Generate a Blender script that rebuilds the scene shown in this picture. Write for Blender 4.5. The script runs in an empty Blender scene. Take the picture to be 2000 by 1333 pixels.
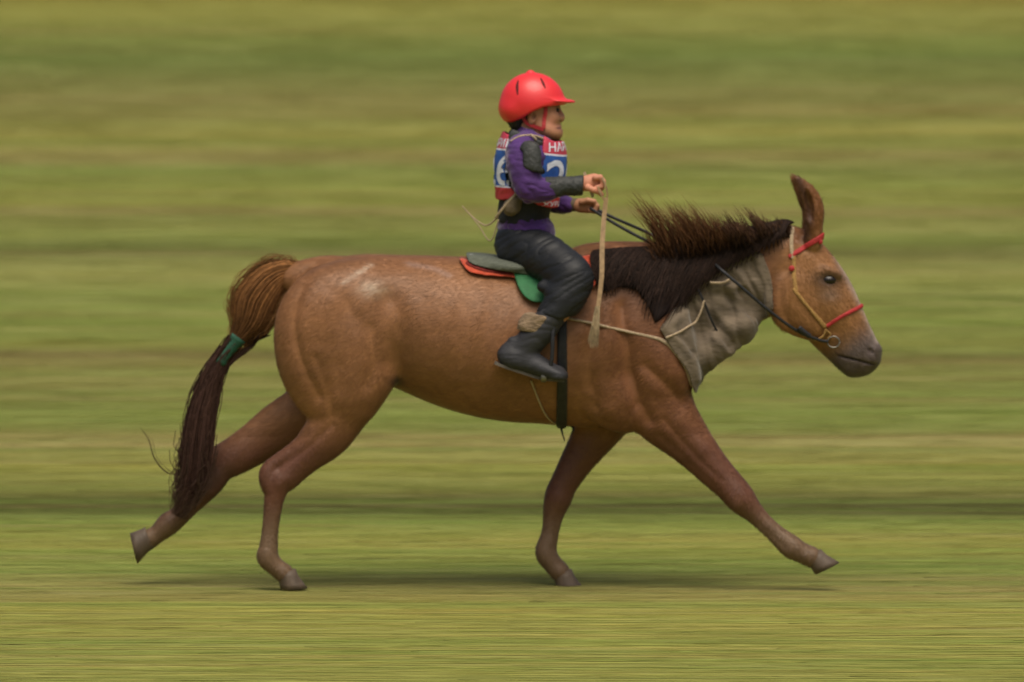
import bpy, math, random, sys
import numpy as np
from mathutils import Vector
from mathutils.bvhtree import BVHTree
random.seed(7); rng = np.random.default_rng(7)
R = math.radians
S = bpy.context.scene
# ------------------------------------------------------------------ camera
CAMD, CAMH = 40.0, 3.5
PX = 490.0
cam = bpy.data.objects.new('camera', bpy.data.cameras.new('camera'))
S.collection.objects.link(cam); S.camera = cam
ZC = 484.0/PX
cam.location = (0, -CAMD, CAMH)
cam.rotation_euler = (R(90) - math.atan2(CAMH-ZC, CAMD), 0, 0)
cam.data.sensor_width = 36
cam.data.lens = 36*math.hypot(CAMD, CAMH-ZC)/(2000/PX)
cam.data.clip_end = 3000
cam.data.dof.use_dof = True
cam.data.dof.focus_distance = math.hypot(CAMD, CAMH-ZC)-3.0
cam.data.dof.aperture_fstop = 3.6
# ------------------------------------------------------------------ sky, sun, exposure
EL, AZ = 66, 168          # sun elevation and compass angle (from +Y clockwise)
wd = bpy.data.worlds.new('World'); S.world = wd; wd.use_nodes = True
nt = wd.node_tree; bg = nt.nodes['Background']
sky = nt.nodes.new('ShaderNodeTexSky'); sky.sky_type = 'NISHITA'; sky.sun_disc = False
sky.sun_elevation = R(EL); sky.sun_rotation = R(AZ); sky.dust_density = 6; sky.air_density = 1.0; sky.ozone_density = .6
nt.links.new(sky.outputs[0], bg.inputs[0]); bg.inputs[1].default_value = .095
sun = bpy.data.objects.new('sun', bpy.data.lights.new('sun', 'SUN')); S.collection.objects.link(sun)
sun.data.energy = 2.9; sun.data.angle = R(45); sun.data.color = (1, .92, .78)
sd = Vector((math.sin(R(AZ))*math.cos(R(EL)), math.cos(R(AZ))*math.cos(R(EL)), math.sin(R(EL))))
sun.rotation_euler = (-sd).to_track_quat('-Z', 'Y').to_euler()
sun.location = (0, 0, 20)
S.view_settings.view_transform = 'Standard'; S.view_settings.look = 'None'
S.view_settings.exposure = 0.10; S.view_settings.gamma = 1.0

# ------------------------------------------------------------------ helpers
def W(px, py, Y=0.0):
    s = (CAMD+Y)/CAMD
    zh = ZC+(666-py)/PX
    return np.array([(px-1000)/PX*s, Y, CAMH+(zh-CAMH)*s])

def srgb(r, g, b):
    f = lambda c: (c/255/12.92 if c/255 <= .04045 else ((c/255+.055)/1.055)**2.4)
    return (f(r), f(g), f(b), 1)

def link(o, parent=None):
    S.collection.objects.link(o)
    if parent is not None:
        o.parent = parent
        o.matrix_parent_inverse = Matrix_T(-parent.location)
    return o
from mathutils import Matrix
def Matrix_T(v): return Matrix.Translation(v)

def thing(name, label, cat, loc, group=None):
    o = bpy.data.objects.new(name, None); S.collection.objects.link(o)
    o.location = Vector([float(c) for c in loc]); o.empty_display_size = .1
    o['label'] = label; o['category'] = cat
    if group: o['group'] = group
    return o
def tag(o, label, cat):
    o['label'] = label; o['category'] = cat; return o

def mesh_obj(name, V, F, mat, parent=None, smooth=True, label=None, uvcol=None):
    me = bpy.data.meshes.new(name)
    V = np.asarray(V, dtype=np.float32)
    if isinstance(F, np.ndarray):
        n, k = F.shape
        me.vertices.add(len(V)); me.vertices.foreach_set('co', V.ravel())
        me.loops.add(n*k); me.loops.foreach_set('vertex_index', F.ravel().astype(np.int32))
        me.polygons.add(n); me.polygons.foreach_set('loop_start', np.arange(0, n*k, k, dtype=np.int32))
        me.polygons.foreach_set('loop_total', np.full(n, k, dtype=np.int32))
    else:
        me.from_pydata([tuple(map(float, v)) for v in V], [], F)
    me.update(calc_edges=True); me.validate()
    if smooth: me.polygons.foreach_set('use_smooth', np.ones(len(me.polygons), dtype=bool))
    if uvcol is not None:
        ca = me.color_attributes.new('Col', 'FLOAT_COLOR', 'POINT')
        ca.data.foreach_set('color', np.asarray(uvcol, dtype=np.float32).ravel())
    me.materials.append(mat)
    o = bpy.data.objects.new(name, me)
    if label: o['label'] = label
    return link(o, parent)

# ---- signed distance grid
class Grid:
    def __init__(s, lo, hi, vox):
        s.lo = np.array(lo, float); s.v = vox
        s.n = np.ceil((np.array(hi)-s.lo)/vox).astype(int)+1
        s.F = np.full(s.n, 1.0, np.float32)
        s.ax = [s.lo[i]+vox*np.arange(s.n[i]) for i in range(3)]
    def box(s, lo, hi):
        a = np.clip(np.floor((np.array(lo)-s.lo)/s.v).astype(int), 0, s.n)
        b = np.clip(np.ceil((np.array(hi)-s.lo)/s.v).astype(int)+1, 0, s.n)
        if (b <= a).any(): return None, None
        sl = tuple(slice(int(a[i]), int(b[i])) for i in range(3))
        g = np.meshgrid(*[s.ax[i][sl[i]].astype(np.float32) for i in range(3)], indexing='ij', sparse=True)
        return sl, g
    def smin(s, sl, d, k):
        a = s.F[sl]
        if k <= 0: s.F[sl] = np.minimum(a, d); return
        h = np.maximum(k-np.abs(a-d), 0)/k
        s.F[sl] = np.minimum(a, d)-h*h*k*.25
    def cone(s, a, b, ra, rb, qa=1, qb=1, k=.02):
        """capsule that tapers; q = sideways (Y) radius / in-plane radius"""
        a = np.array(a); b = np.array(b)
        m = k+3*s.v
        R_ = np.array([max(ra, rb), max(ra*qa, rb*qb), max(ra, rb)])+m
        sl, g = s.box(np.minimum(a, b)-R_, np.maximum(a, b)+R_)
        if sl is None: return
        ab = b-a; L = float(ab@ab)+1e-12
        x, y, z = g
        t = np.clip(((x-a[0])*ab[0]+(y-a[1])*ab[1]+(z-a[2])*ab[2])/L, 0, 1)
        r = ra+(rb-ra)*t; q = qa+(qb-qa)*t
        dy = (y-(a[1]+ab[1]*t))/q
        d = np.sqrt((x-(a[0]+ab[0]*t))**2+dy*dy+(z-(a[2]+ab[2]*t))**2)-r
        s.smin(sl, d, k)
    def chain(s, nodes, k=.02, grow=0, sub=4, smooth=True):
        """nodes: (px, py, Y, r_px, q)"""
        P = np.array([[*W(n[0], n[1], n[2]), n[3]/PX+grow, (n[4] if len(n) > 4 else 1)] for n in nodes])
        if smooth and len(P) > 2: P = catmull(P, sub)
        for i in range(len(P)-1):
            p, q = P[i], P[i+1]
            s.cone(p[:3], q[:3], p[3], q[3], p[4], q[4], k if i == 0 else min(k, .012) if False else k)
    def ell(s, c, r, rot=0, k=.01, sub=False):
        c = np.array(c); r = np.array(r)
        m = max(r)+k+3*s.v
        sl, g = s.box(c-m, c+m)
        if sl is None: return
        x, y, z = g[0]-c[0], g[1]-c[1], g[2]-c[2]
        ca, sa = math.cos(rot), math.sin(rot)
        u = x*ca+z*sa; w = -x*sa+z*ca
        k0 = np.sqrt((u/r[0])**2+(y/r[1])**2+(w/r[2])**2)
        k1 = np.sqrt((u/r[0]**2)**2+(y/r[1]**2)**2+(w/r[2]**2)**2)+1e-6
        d = k0*(k0-1)/k1
        if sub:
            a = s.F[sl]; d = -d
            h = np.maximum(k-np.abs(a-d), 0)/max(k, 1e-6)
            s.F[sl] = np.maximum(a, d)+h*h*k*.25
        else: s.smin(sl, d, k)
    def XZ(s):
        return np.meshgrid(s.ax[0], s.ax[2], indexing='ij')
    def cut2(s, d2, k=.004):
        """intersect with a side-view outline (2D distance over x,z)"""
        d = d2[:, None, :].astype(np.float32)
        h = np.maximum(k-np.abs(s.F-d), 0)/k
        s.F = np.maximum(s.F, d)+h*h*k*.25
    def mesh(s):
        F = s.F; n = s.n
        neg = F < 0
        c = np.zeros(n-1, np.uint8)
        for i in (0, 1):
            for j in (0, 1):
                for k in (0, 1):
                    c += neg[i:n[0]-1+i, j:n[1]-1+j, k:n[2]-1+k]
        act = (c > 0) & (c < 8)
        idx = np.full(c.shape, -1, np.int32)
        cells = np.argwhere(act); m = len(cells)
        idx[act] = np.arange(m)
        acc = np.zeros((m, 3)); cnt = np.zeros(m)
        co = [(i, j, k) for i in (0, 1) for j in (0, 1) for k in (0, 1)]
        val = {o: F[cells[:, 0]+o[0], cells[:, 1]+o[1], cells[:, 2]+o[2]] for o in co}
        for o in co:
            for ax in range(3):
                if o[ax]: continue
                p = list(o); p[ax] = 1; p = tuple(p)
                a, b = val[o], val[p]
                x = (a < 0) != (b < 0)
                t = np.where(x, a/np.where(x, a-b, 1), 0)
                pt = np.array(o, float)[None, :].repeat(m, 0); pt[:, ax] = t
                acc[x] += pt[x]; cnt[x] += 1
        V = s.lo+(cells+acc/cnt[:, None])*s.v
        faces = []
        for ax in range(3):
            u, w = (ax+1) % 3, (ax+2) % 3
            sl0 = [slice(1, n[i]-1) for i in range(3)]; sl1 = list(sl0)
            sl0[ax] = slice(0, n[ax]-1); sl1[ax] = slice(1, n[ax])
            A, B = neg[tuple(sl0)], neg[tuple(sl1)]
            e = np.argwhere(A != B)
            if not len(e): continue
            flip = A[e[:, 0], e[:, 1], e[:, 2]]
            off = np.ones(3, int); off[ax] = 0
            e = e+off
            q = []
            for du, dw in ((1, 1), (0, 1), (0, 0), (1, 0)):
                cc = e.copy(); cc[:, u] -= du; cc[:, w] -= dw
                q.append(idx[cc[:, 0], cc[:, 1], cc[:, 2]])
            q = np.stack(q, 1)
            q[~flip] = q[~flip][:, ::-1]
            faces.append(q)
        Fc = np.concatenate(faces); Fc = Fc[(Fc >= 0).all(1)]
        return V, Fc

def catmull(P, sub):
    out = []
    n = len(P)
    for i in range(n-1):
        p0, p1, p2, p3 = P[max(i-1, 0)], P[i], P[i+1], P[min(i+2, n-1)]
        for j in range(sub):
            t = j/sub
            out.append(.5*((2*p1)+(-p0+p2)*t+(2*p0-5*p1+4*p2-p3)*t*t+(-p0+3*p1-3*p2+p3)*t**3))
    out.append(P[-1])
    return np.array(out)

def smooth_mesh(V, F, it=3, lam=.5):
    E = np.concatenate([F[:, [0, 1]], F[:, [1, 2]], F[:, [2, 3]], F[:, [3, 0]]])
    deg = np.bincount(np.concatenate([E[:, 0], E[:, 1]]), minlength=len(V))[:, None]
    for q in range(it*2):
        A = np.zeros_like(V)
        for c in range(3):
            A[:, c] = np.bincount(E[:, 0], V[E[:, 1], c], len(V))+np.bincount(E[:, 1], V[E[:, 0], c], len(V))
        V = V+(A/deg-V)*(lam if q % 2 == 0 else -lam*.96)
    return V
def normals(V, F):
    n = np.cross(V[F[:, 2]]-V[F[:, 0]], V[F[:, 3]]-V[F[:, 1]])
    N = np.zeros_like(V)
    for c in range(3):
        for j in range(4): N[:, c] += np.bincount(F[:, j], n[:, c], len(V))
    return N/(np.linalg.norm(N, axis=1)[:, None]+1e-12)

def poly_w(pts, Y=-.2): return np.array([W(a, b, Y)[[0, 2]] for a, b in pts])
def seg_d(X, Z, a, b):
    ab = b-a; t = np.clip(((X-a[0])*ab[0]+(Z-a[1])*ab[1])/(ab@ab+1e-12), 0, 1)
    return np.hypot(X-a[0]-ab[0]*t, Z-a[1]-ab[1]*t), t
def line_sdf(X, Z, pts, w, Y=-.2):
    """pts in px, w half-width px (number or list)"""
    P = poly_w(pts, Y)
    ws = (np.full(len(P), w) if np.isscalar(w) else np.array(w, float))/PX
    Q = catmull(np.column_stack([P, ws]), 5) if len(P) > 2 else np.column_stack([P, ws])
    D = np.full(X.shape, 9.0)
    for i in range(len(Q)-1):
        d, t = seg_d(X, Z, Q[i, :2], Q[i+1, :2])
        D = np.minimum(D, d-(Q[i, 2]+(Q[i+1, 2]-Q[i, 2])*t))
    return D
def poly_sdf(X, Z, pts, Y=-.2, smooth=True):
    P = poly_w(pts, Y)
    if smooth: P = catmull(np.vstack([P, P[:1]]), 4)[:-1]
    D = np.full(X.shape, 9.0); ins = np.zeros(X.shape, bool)
    for i in range(len(P)):
        a, b = P[i], P[(i+1) % len(P)]
        D = np.minimum(D, seg_d(X, Z, a, b)[0])
        c = (a[1] > Z) != (b[1] > Z)
        ins ^= c & (X < (b[0]-a[0])*(Z-a[1])/(b[1]-a[1]+1e-12)+a[0])
    return np.where(ins, -D, D)

# ---- noise for numpy
def vnoise(P, seed=0):
    """smooth value noise, P (n,3)"""
    i = np.floor(P).astype(np.int64); f = P-i; f = f*f*(3-2*f)
    def h(a):
        v = (a[:, 0]*374761393+a[:, 1]*668265263+a[:, 2]*2147483647+seed*974634777) & 0xffffffff
        v = ((v ^ (v >> 13))*1274126177) & 0xffffffff
        return ((v ^ (v >> 16)) & 0xffff)/65535.0
    r = 0
    for dx in (0, 1):
        for dy in (0, 1):
            for dz in (0, 1):
                w = (f[:, 0] if dx else 1-f[:, 0])*(f[:, 1] if dy else 1-f[:, 1])*(f[:, 2] if dz else 1-f[:, 2])
                r = r+w*h(i+np.array([dx, dy, dz]))
    return r*2-1

# ------------------------------------------------------------------ materials
def mat(name, col, rough=.6, var=.15, scale=20, bump=.0, bscale=80, stretch=(1, 1, 1), sheen=0, vcol=False, spec=.35, metal=0, coat=0, col2=None, rot=(0, 0, 0)):
    m = bpy.data.materials.new(name); m.use_nodes = True
    t = m.node_tree; N = t.nodes; L = t.links; b = N['Principled BSDF']
    b.inputs['Roughness'].default_value = rough
    b.inputs['Specular IOR Level'].default_value = spec
    b.inputs['Metallic'].default_value = metal
    b.inputs['Sheen Weight'].default_value = sheen
    b.inputs['Sheen Roughness'].default_value = .4
    b.inputs['Coat Weight'].default_value = coat
    tc = N.new('ShaderNodeTexCoord'); mp = N.new('ShaderNodeMapping')
    mp.inputs['Scale'].default_value = stretch; mp.inputs['Rotation'].default_value = rot
    L.new(tc.outputs['Object'], mp.inputs[0])
    nz = N.new('ShaderNodeTexNoise'); nz.inputs['Scale'].default_value = scale; nz.inputs['Detail'].default_value = 5
    L.new(mp.outputs[0], nz.inputs['Vector'])
    mr = N.new('ShaderNodeMapRange'); mr.inputs[1].default_value = .3; mr.inputs[2].default_value = .7
    L.new(nz.outputs[0], mr.inputs[0])
    mx = N.new('ShaderNodeMix'); mx.data_type = 'RGBA'
    L.new(mr.outputs[0], mx.inputs['Factor'])
    if vcol:
        at = N.new('ShaderNodeVertexColor'); at.layer_name = 'Col'
        for s_, k in (('A', 1-var), ('B', 1+var)):
            vm = N.new('ShaderNodeVectorMath'); vm.operation = 'SCALE'; vm.inputs['Scale'].default_value = k
            L.new(at.outputs[0], vm.inputs[0]); L.new(vm.outputs[0], mx.inputs[s_])
    else:
        c = np.array(col[:3]); c2 = np.array(col2[:3]) if col2 else c*(1+var)
        c1 = c if col2 else c*(1-var)
        mx.inputs['A'].default_value = (*c1, 1); mx.inputs['B'].default_value = (*c2, 1)
    L.new(mx.outputs['Result'], b.inputs['Base Color'])
    if bump:
        n2 = N.new('ShaderNodeTexNoise'); n2.inputs['Scale'].default_value = bscale; n2.inputs['Detail'].default_value = 4
        L.new(mp.outputs[0], n2.inputs['Vector'])
        bp = N.new('ShaderNodeBump'); bp.inputs['Strength'].default_value = bump; bp.inputs['Distance'].default_value = .01
        L.new(n2.outputs[0], bp.inputs['Height']); L.new(bp.outputs[0], b.inputs['Normal'])
    return m

M = dict(
    coat=mat('coat', None, .50, .07, 9, .08, 60, (.5, 1, 1.6), sheen=.06, vcol=True, spec=.3, rot=(0, R(-20), 0)),
    mane=mat('mane_hair', None, .7, .25, 60, 0, vcol=True, spec=.12),
    hoof=mat('hoof_horn', (.085, .060, .040), .6, .25, 30, .2, 90, (1, 1, .3)),
    eye=mat('eye', (.008, .005, .004), .28, 0, spec=.4),
    cloth=mat('neck_cloth', (.118, .090, .060), .9, .30, 10, .5, 30, (1, 1, 2.2), sheen=.2, rot=(0, R(40), 0)),
    cord=mat('cord', (.33, .25, .16), .85, .25, 120, .3, 300),
    blanket=mat('blanket', (.42, .06, .025), .9, .2, 60, .3, 200, sheen=.3),
    blanket_dark=mat('blanket_dark', (.12, .012, .008), .9, .2, 60, .3, 200),
    pad_grey=mat('pad_grey', (.09, .10, .075), .85, .2, 60, .3, 200),
    pad_white=mat('pad_white', (.55, .54, .54), .6, .1, 60),
    green=mat('green_flap', (.022, .13, .045), .7, .25, 25, .2, 80),
    black=mat('black_leather', (.012, .012, .014), .5, .3, 40, .2, 120),
    red=mat('red_strap', (.34, .022, .024), .65, .2, 90, .2, 200),
    yellow=mat('yellow_rope', (.30, .17, .05), .8, .3, 150, .4, 300),
    steel=mat('steel', (.22, .21, .19), .45, .1, metal=1),
    skin=mat('skin', None, .55, .07, 30, .05, 200, vcol=True, spec=.35),
    hair=mat('hair', (.012, .009, .008), .55, .2, 100, .4, 200),
    helmet=mat('helmet_shell', (.66, .022, .026), .45, .04, 12, 0, spec=.5, coat=.15),
    vent=mat('vent_slot', (.09, .006, .006), .8),
    purple=mat('purple_jersey', (.055, .017, .115), .8, .25, 14, .45, 26, (1, 1, 1.8), sheen=.4, rot=(0, R(35), 0)),
    guard=mat('guard', (.028, .030, .028), .6, .25, 40, .6, 55),
    vest=mat('vest', (.010, .010, .011), .75, .3, 20, .4, 50),
    collar=mat('vest_collar', (.045, .047, .045), .75, .2, 50, .4, 120),
    pants=mat('black_trousers', (.010, .011, .013), .55, .35, 10, .35, 14, (1, 1, 2.6), spec=.3, rot=(0, R(-28), 0)),
    boot=mat('boot', (.022, .022, .025), .6, .3, 20, .25, 30, (1, 1, 2)),
    sole=mat('boot_sole', (.10, .085, .07), .7, .2, 40),
    wrap=mat('leg_wrap', (.20, .14, .085), .9, .35, 30, .6, 60, (1, 1, 3)),
    white=mat('print_white', (.62, .64, .72), .7, .05, 40),
    pouch=mat('pouch', (.12, .09, .055), .85, .25, 40, .4, 80),
    tan=mat('tan_leather', (.26, .17, .085), .7, .25, 60, .2, 120),
    tassel=mat('tassel', None, .8, .2, 60, vcol=True),
    tie=mat('tail_tie', (.016, .075, .045), .7, .25, 120, .4, 200),
    lip=mat('lip', (.30, .10, .08), .5, .1, 50),
)

# bib cloth: red band / blue field / red hem by height
def bib_mat(name, z_top, z_low, slope):
    m = bpy.data.materials.new(name); m.use_nodes = True
    t = m.node_tree; N = t.nodes; L = t.links; b = N['Principled BSDF']; b.inputs['Roughness'].default_value = .7
    tc = N.new('ShaderNodeTexCoord'); sx = N.new('ShaderNodeSeparateXYZ'); L.new(tc.outputs['Object'], sx.inputs[0])
    mu = N.new('ShaderNodeMath'); mu.operation = 'MULTIPLY_ADD'; mu.inputs[1].default_value = slope
    L.new(sx.outputs['X'], mu.inputs[0]); L.new(sx.outputs['Z'], mu.inputs[2])
    mr = N.new('ShaderNodeMapRange'); mr.inputs[1].default_value = 1.3; mr.inputs[2].default_value = 1.9
    L.new(mu.outputs[0], mr.inputs[0])
    cr = N.new('ShaderNodeValToRGB'); cr.color_ramp.interpolation = 'CONSTANT'; L.new(mr.outputs[0], cr.inputs[0])
    e = cr.color_ramp.elements
    f = lambda z: (z-1.3)/.6
    st = [(0, (.42, .028, .035)), (f(z_low), (.62, .62, .70)), (f(z_low)+.012, (.018, .085, .34)), (f(z_top)-.010, (.62, .62, .70)), (f(z_top), (.46, .035, .07))]
    e[0].position = 0; e[0].color = (*st[0][1], 1); e[1].position = st[1][0]; e[1].color = (*st[1][1], 1)
    for p, c in st[2:]:
        x = e.new(p); x.color = (*c, 1)
    L.new(cr.outputs[0], b.inputs['Base Color'])
    nz = N.new('ShaderNodeTexNoise'); nz.inputs['Scale'].default_value = 22
    bp = N.new('ShaderNodeBump'); bp.inputs['Strength'].default_value = .4; bp.inputs['Distance'].default_value = .01
    L.new(tc.outputs['Object'], nz.inputs['Vector']); L.new(nz.outputs[0], bp.inputs['Height']); L.new(bp.outputs[0], b.inputs['Normal'])
    return m

# ------------------------------------------------------------------ ground
SL, Y0 = .05, 3.0
def gz(Y): return SL*max(0.0, Y-Y0)**2/(max(0.0, Y-Y0)+4) if Y > Y0 else 0.0
def row_of(Y):
    z = gz(Y); zh = CAMH+(z-CAMH)*CAMD/(CAMD+Y)
    return 666-(zh-ZC)*PX
def Y_of(row):
    a, b = -12.0, 140.0
    for _ in range(60):
        m_ = (a+b)/2
        if row_of(m_) > row: a = m_
        else: b = m_
    return (a+b)/2
YT = Y_of(-60); YB = Y_of(1420)
ys = list(np.linspace(-60, 160, 331))+[200, 260, 340, 450, 600, 800, 1100, 1500, 2000]
xs = [-1500, -800, -400, -200, -120]+list(np.linspace(-80, 80, 81))+[120, 200, 400, 800, 1500]
V = []
for y in ys:
    for x in xs:
        zz = gz(min(y, 120))+(0 if y < 120 else (y-120)*.02)
        V.append((x, y, zz))
V = np.array(V); nx = len(xs)
Fg = np.array([[j*nx+i, j*nx+i+1, (j+1)*nx+i+1, (j+1)*nx+i] for j in range(len(ys)-1) for i in range(nx-1)])
def ground_mat(tinted=False):
    m = bpy.data.materials.new('meadow'); m.use_nodes = True
    t = m.node_tree; N = t.nodes; L = t.links; b = N['Principled BSDF']
    b.inputs['Roughness'].default_value = .95; b.inputs['Specular IOR Level'].default_value = .1
    tc = N.new('ShaderNodeTexCoord')
    def noise(sc, detail, dist=0, off=(0, 0, 0), rough=.55):
        mp = N.new('ShaderNodeMapping'); mp.inputs['Scale'].default_value = sc; mp.inputs['Location'].default_value = off
        L.new(tc.outputs['Object'], mp.inputs[0])
        nz = N.new('ShaderNodeTexNoise'); nz.inputs['Scale'].default_value = 1; nz.inputs['Detail'].default_value = detail
        nz.inputs['Roughness'].default_value = rough
        L.new(mp.outputs[0], nz.inputs['Vector']); return nz.outputs[0]
    def mr(s, a, b_, c, d):
        n = N.new('ShaderNodeMapRange'); L.new(s, n.inputs[0])
        for i, v in enumerate((a, b_, c, d)): n.inputs[i+1].default_value = v
        return n.outputs[0]
    sx = N.new('ShaderNodeSeparateXYZ'); L.new(tc.outputs['Object'], sx.inputs[0])
    wob = mr(noise((.10, .8, 1), 3), .25, .75, -.25, .25)
    ad = N.new('ShaderNodeMath'); L.new(sx.outputs['Y'], ad.inputs[0]); L.new(wob, ad.inputs[1])
    f = mr(ad.outputs[0], YB, YT, 0, 1)
    cr = N.new('ShaderNodeValToRGB'); L.new(f, cr.inputs[0])
    G, B_, Yl, O = (.170, .205, .048), (.215, .190, .064), (.245, .235, .058), (.205, .210, .054)
    D = (.055, .050, .016)
    rows = [(1400, O), (1300, Yl), (1240, O), (1190, Yl), (1150, B_), (1110, G), (1060, Yl), (1020, G), (998, D), (978, (.075, .078, .022)), (962, (.15, .15, .04)), (940, O), (905, Yl),
            (870, (.28, .245, .095)), (855, B_), (820, G), (760, O), (712, B_), (697, (.165, .115, .050)), (680, O), (590, G), (520, (.255, .25, .08)), (488, (.125, .105, .040)), (470, G), (415, B_), (395, Yl), (330, G), (305, B_), (265, Yl), (205, B_), (110, (.130, .165, .042)), (40, Yl), (14, Yl), (5, (.25, .19, .035))]
    el = cr.color_ramp.elements
    rows = [r_ for r_ in rows if r_[0] not in (1300, 760, 1240)]
    for i, (r_, c) in enumerate(rows):
        p = (Y_of(r_)-YB)/(YT-YB)
        if i < 2: el[i].position = p; el[i].color = (*c, 1)
        else:
            e = el.new(p); e.color = (*c, 1)
    # long tufts and worn strips that run along the track
    def mixc(fac, A, Bc, mode='MIX', amt=None):
        mx = N.new('ShaderNodeMix'); mx.data_type = 'RGBA'; mx.blend_type = mode
        if isinstance(fac, (int, float)): mx.inputs['Factor'].default_value = fac
        else: L.new(fac, mx.inputs['Factor'])
        if isinstance(A, tuple): mx.inputs['A'].default_value = (*A, 1)
        else: L.new(A, mx.inputs['A'])
        if isinstance(Bc, tuple): mx.inputs['B'].default_value = (*Bc, 1)
        else: L.new(Bc, mx.inputs['B'])
        return mx.outputs['Result']
    base = cr.outputs[0]
    c1 = mixc(mr(noise((.06, 3.2, 1), 3, off=(3, 7, 0)), .46, .62, 0, .50), base, (.150, .200, .042))
    c2 = mixc(mr(noise((.08, 6.0, 1), 3, off=(13, 1, 0)), .52, .66, 0, .50), c1, (.205, .165, .065))
    c2b = mixc(mr(noise((.07, 9.0, 1), 4, off=(23, 11, 0)), .52, .66, 0, .45), c2, (.120, .150, .034))
    c3 = mixc(mr(noise((.08, 13, 1), 4, off=(1, 31, 0)), .54, .70, 0, .50), c2b, (.31, .29, .10))
    fine = mr(noise((.12, 34, 1), 5, off=(5, 3, 0), rough=.65), .3, .7, .84, 1.16)
    vm = N.new('ShaderNodeVectorMath'); vm.operation = 'SCALE'; L.new(c3, vm.inputs[0]); L.new(fine, vm.inputs['Scale'])
    out = vm.outputs[0]
    if tinted:
        at = N.new('ShaderNodeVertexColor'); at.layer_name = 'Col'
        v2 = N.new('ShaderNodeVectorMath'); v2.operation = 'MULTIPLY'; L.new(out, v2.inputs[0]); L.new(at.outputs[0], v2.inputs[1]); out = v2.outputs[0]
    L.new(out, b.inputs['Base Color'])
    if tinted:   # thin blades let light through
        tr = N.new('ShaderNodeBsdfTranslucent'); L.new(out, tr.inputs[0]); ms = N.new('ShaderNodeMixShader'); ms.inputs[0].default_value = .45
        L.new(b.outputs[0], ms.inputs[1]); L.new(tr.outputs[0], ms.inputs[2]); L.new(ms.outputs[0], N['Material Output'].inputs[0])
    return m
g = mesh_obj('ground', V, Fg, ground_mat()); g['kind'] = 'structure'

nb = 50000   # grass blown flat along the track
gy = -5+45*rng.random(nb)**1.1; gx = rng.uniform(-1, 1, nb)*(2.6+.062*(gy+5))
gzv = np.array([gz(y) for y in gy]); hgt = rng.uniform(.0005, .0035, nb)*np.where(gy < 1, .45, 1); bl_ = rng.uniform(.2, .9, nb); an = rng.normal(0, .012, nb)
ux, uy = -np.cos(an), np.sin(an); wv = rng.uniform(.0015, .0038, nb)*(1+gy.clip(0)*.05)
def gp(t, z, w): return np.stack([gx+ux*bl_*t-uy*wv*w, gy+uy*bl_*t+ux*wv*w+.01*np.sin(t*3)*rng.normal(size=nb), gzv+hgt*z+.001], 1)
Vb = np.stack([gp(0, 0, 1), gp(0, 0, -1), gp(.4, 1, 1), gp(.4, 1, -1), gp(1, .5, 0)], 1).reshape(-1, 3)
o5 = np.arange(nb)[:, None]*5
Tb = np.concatenate([o5+[0, 1, 2], o5+[1, 3, 2], o5+[2, 3, 4]])
kb = 1.95*np.clip(1+rng.normal(size=nb)*.07, .7, 1.4); tint = rng.normal(size=nb)*.05
cb = np.repeat(np.stack([kb*(1+tint), kb, kb*(1+tint*.5), kb*0+1], 1), 5, 0)
gr = mesh_obj('grass', Vb, Tb, ground_mat(True), smooth=False, uvcol=cb)
gr['kind'] = 'stuff'; gr['label'] = 'long green and straw coloured grass lying flat across the meadow'; gr['category'] = 'grass'
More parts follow.
